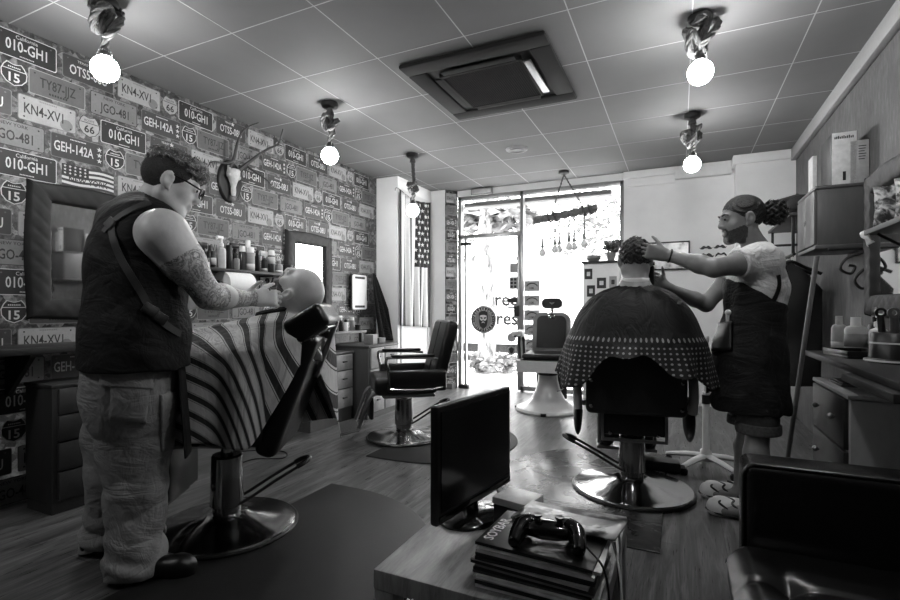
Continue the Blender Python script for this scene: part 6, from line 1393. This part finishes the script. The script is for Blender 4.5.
for q in (-1, 1):
    s_, e, w = L2(-.12, .2*q, 1.06), L2(-.02, .29*q, .84), L2(.2, .22*q, .84); B.chain([s_, e], [.06, .045], .03); B.chain([e, w], [.045, .03], .02); hand(B, w, D2(1, -.2*q, -.1), D2(0, 0, -1), D2(0, -q, 0), (20, 25, 20), .95)
    k_ = L2(.42, .12*q, .66); an = L2(.52, .13*q, .22); B.chain([hp+D2(0, .09*q, 0), k_], [.09, .062], .05); B.chain([k_, an], [.06, .042], .03)
B.obj('body', SK4, c2)
TP = Body(L2(.2, 0, 0)-Vector((.5, .7, -.1)), L2(.2, 0, .9)+Vector((.5, .7, 0)), .008); TP.cone(hp+UP*.02, hp, .175, .175, .04, flat=(D2(1, 0, 0), .8))
for q in (-1, 1): TP.chain([hp+D2(0, .09*q, 0), L2(.42, .12*q, .66), L2(.51, .13*q, .27)], [.105, .08, .066], .04)
TP.obj('trousers', JEANS, c2)
for q in (-1, 1): SB = Body(L2(.6, .13*q, .12)-Vector((.25, .28, .05)), L2(.6, .13*q, .2)+Vector((.25, .28, .2)), .007); h_ = L2(.5, .13*q, .128); shoe(SB, h_, h_+D2(.25, .02*q, 0)); SB.obj('shoe', BLACK, c2)
H = hairshell(G4(0, -.014, .03), R4, None, (.086, .107, .098), [(G4(0, .06, .05), nv(f4*.8-u4*.6)), (G4(0, -.03, -.062), nv(-u4+f4*.3))], n=lambda P: curls(P, 160, .006)); H.obj('short_hair', hairmat('dark_wavy_hair', 30, 70), c2)
t = NT('dotted_satin'); uvn = t.new('ShaderNodeUVMap'); sx = t.new('ShaderNodeSeparateXYZ'); t.link(uvn.outputs[0], sx.inputs[0])
def dots(sc_u, sc_v):
    a = t.math('SUBTRACT', t.math('FRACT', t.math('MULTIPLY', sx.outputs[0], sc_u)), .5); bb = t.math('SUBTRACT', t.math('FRACT', t.math('MULTIPLY', sx.outputs[1], sc_v)), .5)
    return t.math('LESS_THAN', t.math('ADD', t.math('MULTIPLY', a, a), t.math('MULTIPLY', bb, bb)), .045)
band = t.math('GREATER_THAN', sx.outputs[1], -1.0); t.base(t.mix(t.math('MULTIPLY', dots(1, 1), band), srgb(17), srgb(150))); t.rm(.7); n = t.math('ABSOLUTE', t.math('SUBTRACT', t.noise(t.coord('Object', (1.3, 1.3, .6), (.2, .3, 0)), 7, 3, .5, 1.4), .5)); t.bump(n, .5, .05); DOT = t.m
NK2 = M2.inverted() @ (nb4+UP*.045)
def cape2(u, v):
    th = 2*PI*u; cx, cy = math.cos(th), math.sin(th); p = 2.6; ex = .52 if cx > 0 else .36; ey = .385
    k = (abs(cx/ex)**p+abs(cy/ey)**p)**(-1/p); E = Vector((-.06+k*cx, k*cy, 0))
    back = max(0, -cx); hem = .66+.20*back**6+.03*math.sin(5*th+.5)-.02*math.sin(11*th)
    N = Vector((NK2.x+.068*cx, NK2.y+.068*cy, NK2.z+.012*cx)); out = Vector((cx, cy, 0))
    shz = 1.105-.30*max(0, cx)**1.5
    prof = [(0, N.z), (.15, N.z-.015), (.45, shz+.065), (.70, shz-.0), (.88, shz-.11), (1.0, shz-.22)]
    if v < .55:
        a = v/.55; q = N.lerp(Vector((E.x, E.y, 0)), a)
        q.z = sum(float(np.interp(min(1, max(0, a+o_)), [p_[0] for p_ in prof], [p_[1] for p_ in prof])) for o_ in (-.12, -.06, 0, .06, .12))/5-(.02*(a-.85)/.15 if a > .85 else 0)
        q.z = q.z*1.0+(N.z-q.z)*max(0, 1-a/.1)+a*(1-a)*4*(.007*math.sin(8*th+.4)+.006*math.sin(13*th+2)+.004*math.sin(21*th+5*a))
    else:
        a = (v-.55)/.45; z0 = sum(float(np.interp(min(1, 1+o_), [p_[0] for p_ in prof], [p_[1] for p_ in prof])) for o_ in (-.12, -.06, 0, .06, .12))/5-.02; q = Vector((E.x, E.y, z0+(hem-z0)*a)); q += out*(.035*a+(.022*math.sin(9*th)+.012*math.sin(17*th+1))*a)
    return M2 @ q
def cape2uv(u, v):
    th = 2*PI*u; q = M2.inverted() @ cape2(u, v); q0 = M2.inverted() @ cape2(u, .55)
    return (u*84, (q0.z-q.z)/.026 if v > .55 else (v-.55)*20)
b = BM(); grid(b, cape2, 140, 60, 0, cape2uv); cz = tag(obj('dotted_cape', b, DOT, sol=.003, sharp=3), 'dark dotted hairdressing cape over the seated client and chair back', 'cape')
b = BM(); grid(b, lambda u, v: M2 @ Vector((NK2.x+(.070+.004*v)*math.cos(2*PI*u), NK2.y+(.070+.004*v)*math.sin(2*PI*u), NK2.z-.012+.045*v)), 36, 3); ts = obj('neck_strip', b, PAPER, sol=.002); tag(ts, 'white paper neck strip round the neck of the seated client', 'neck strip')
h0 = at(621, 297, D=2.66)
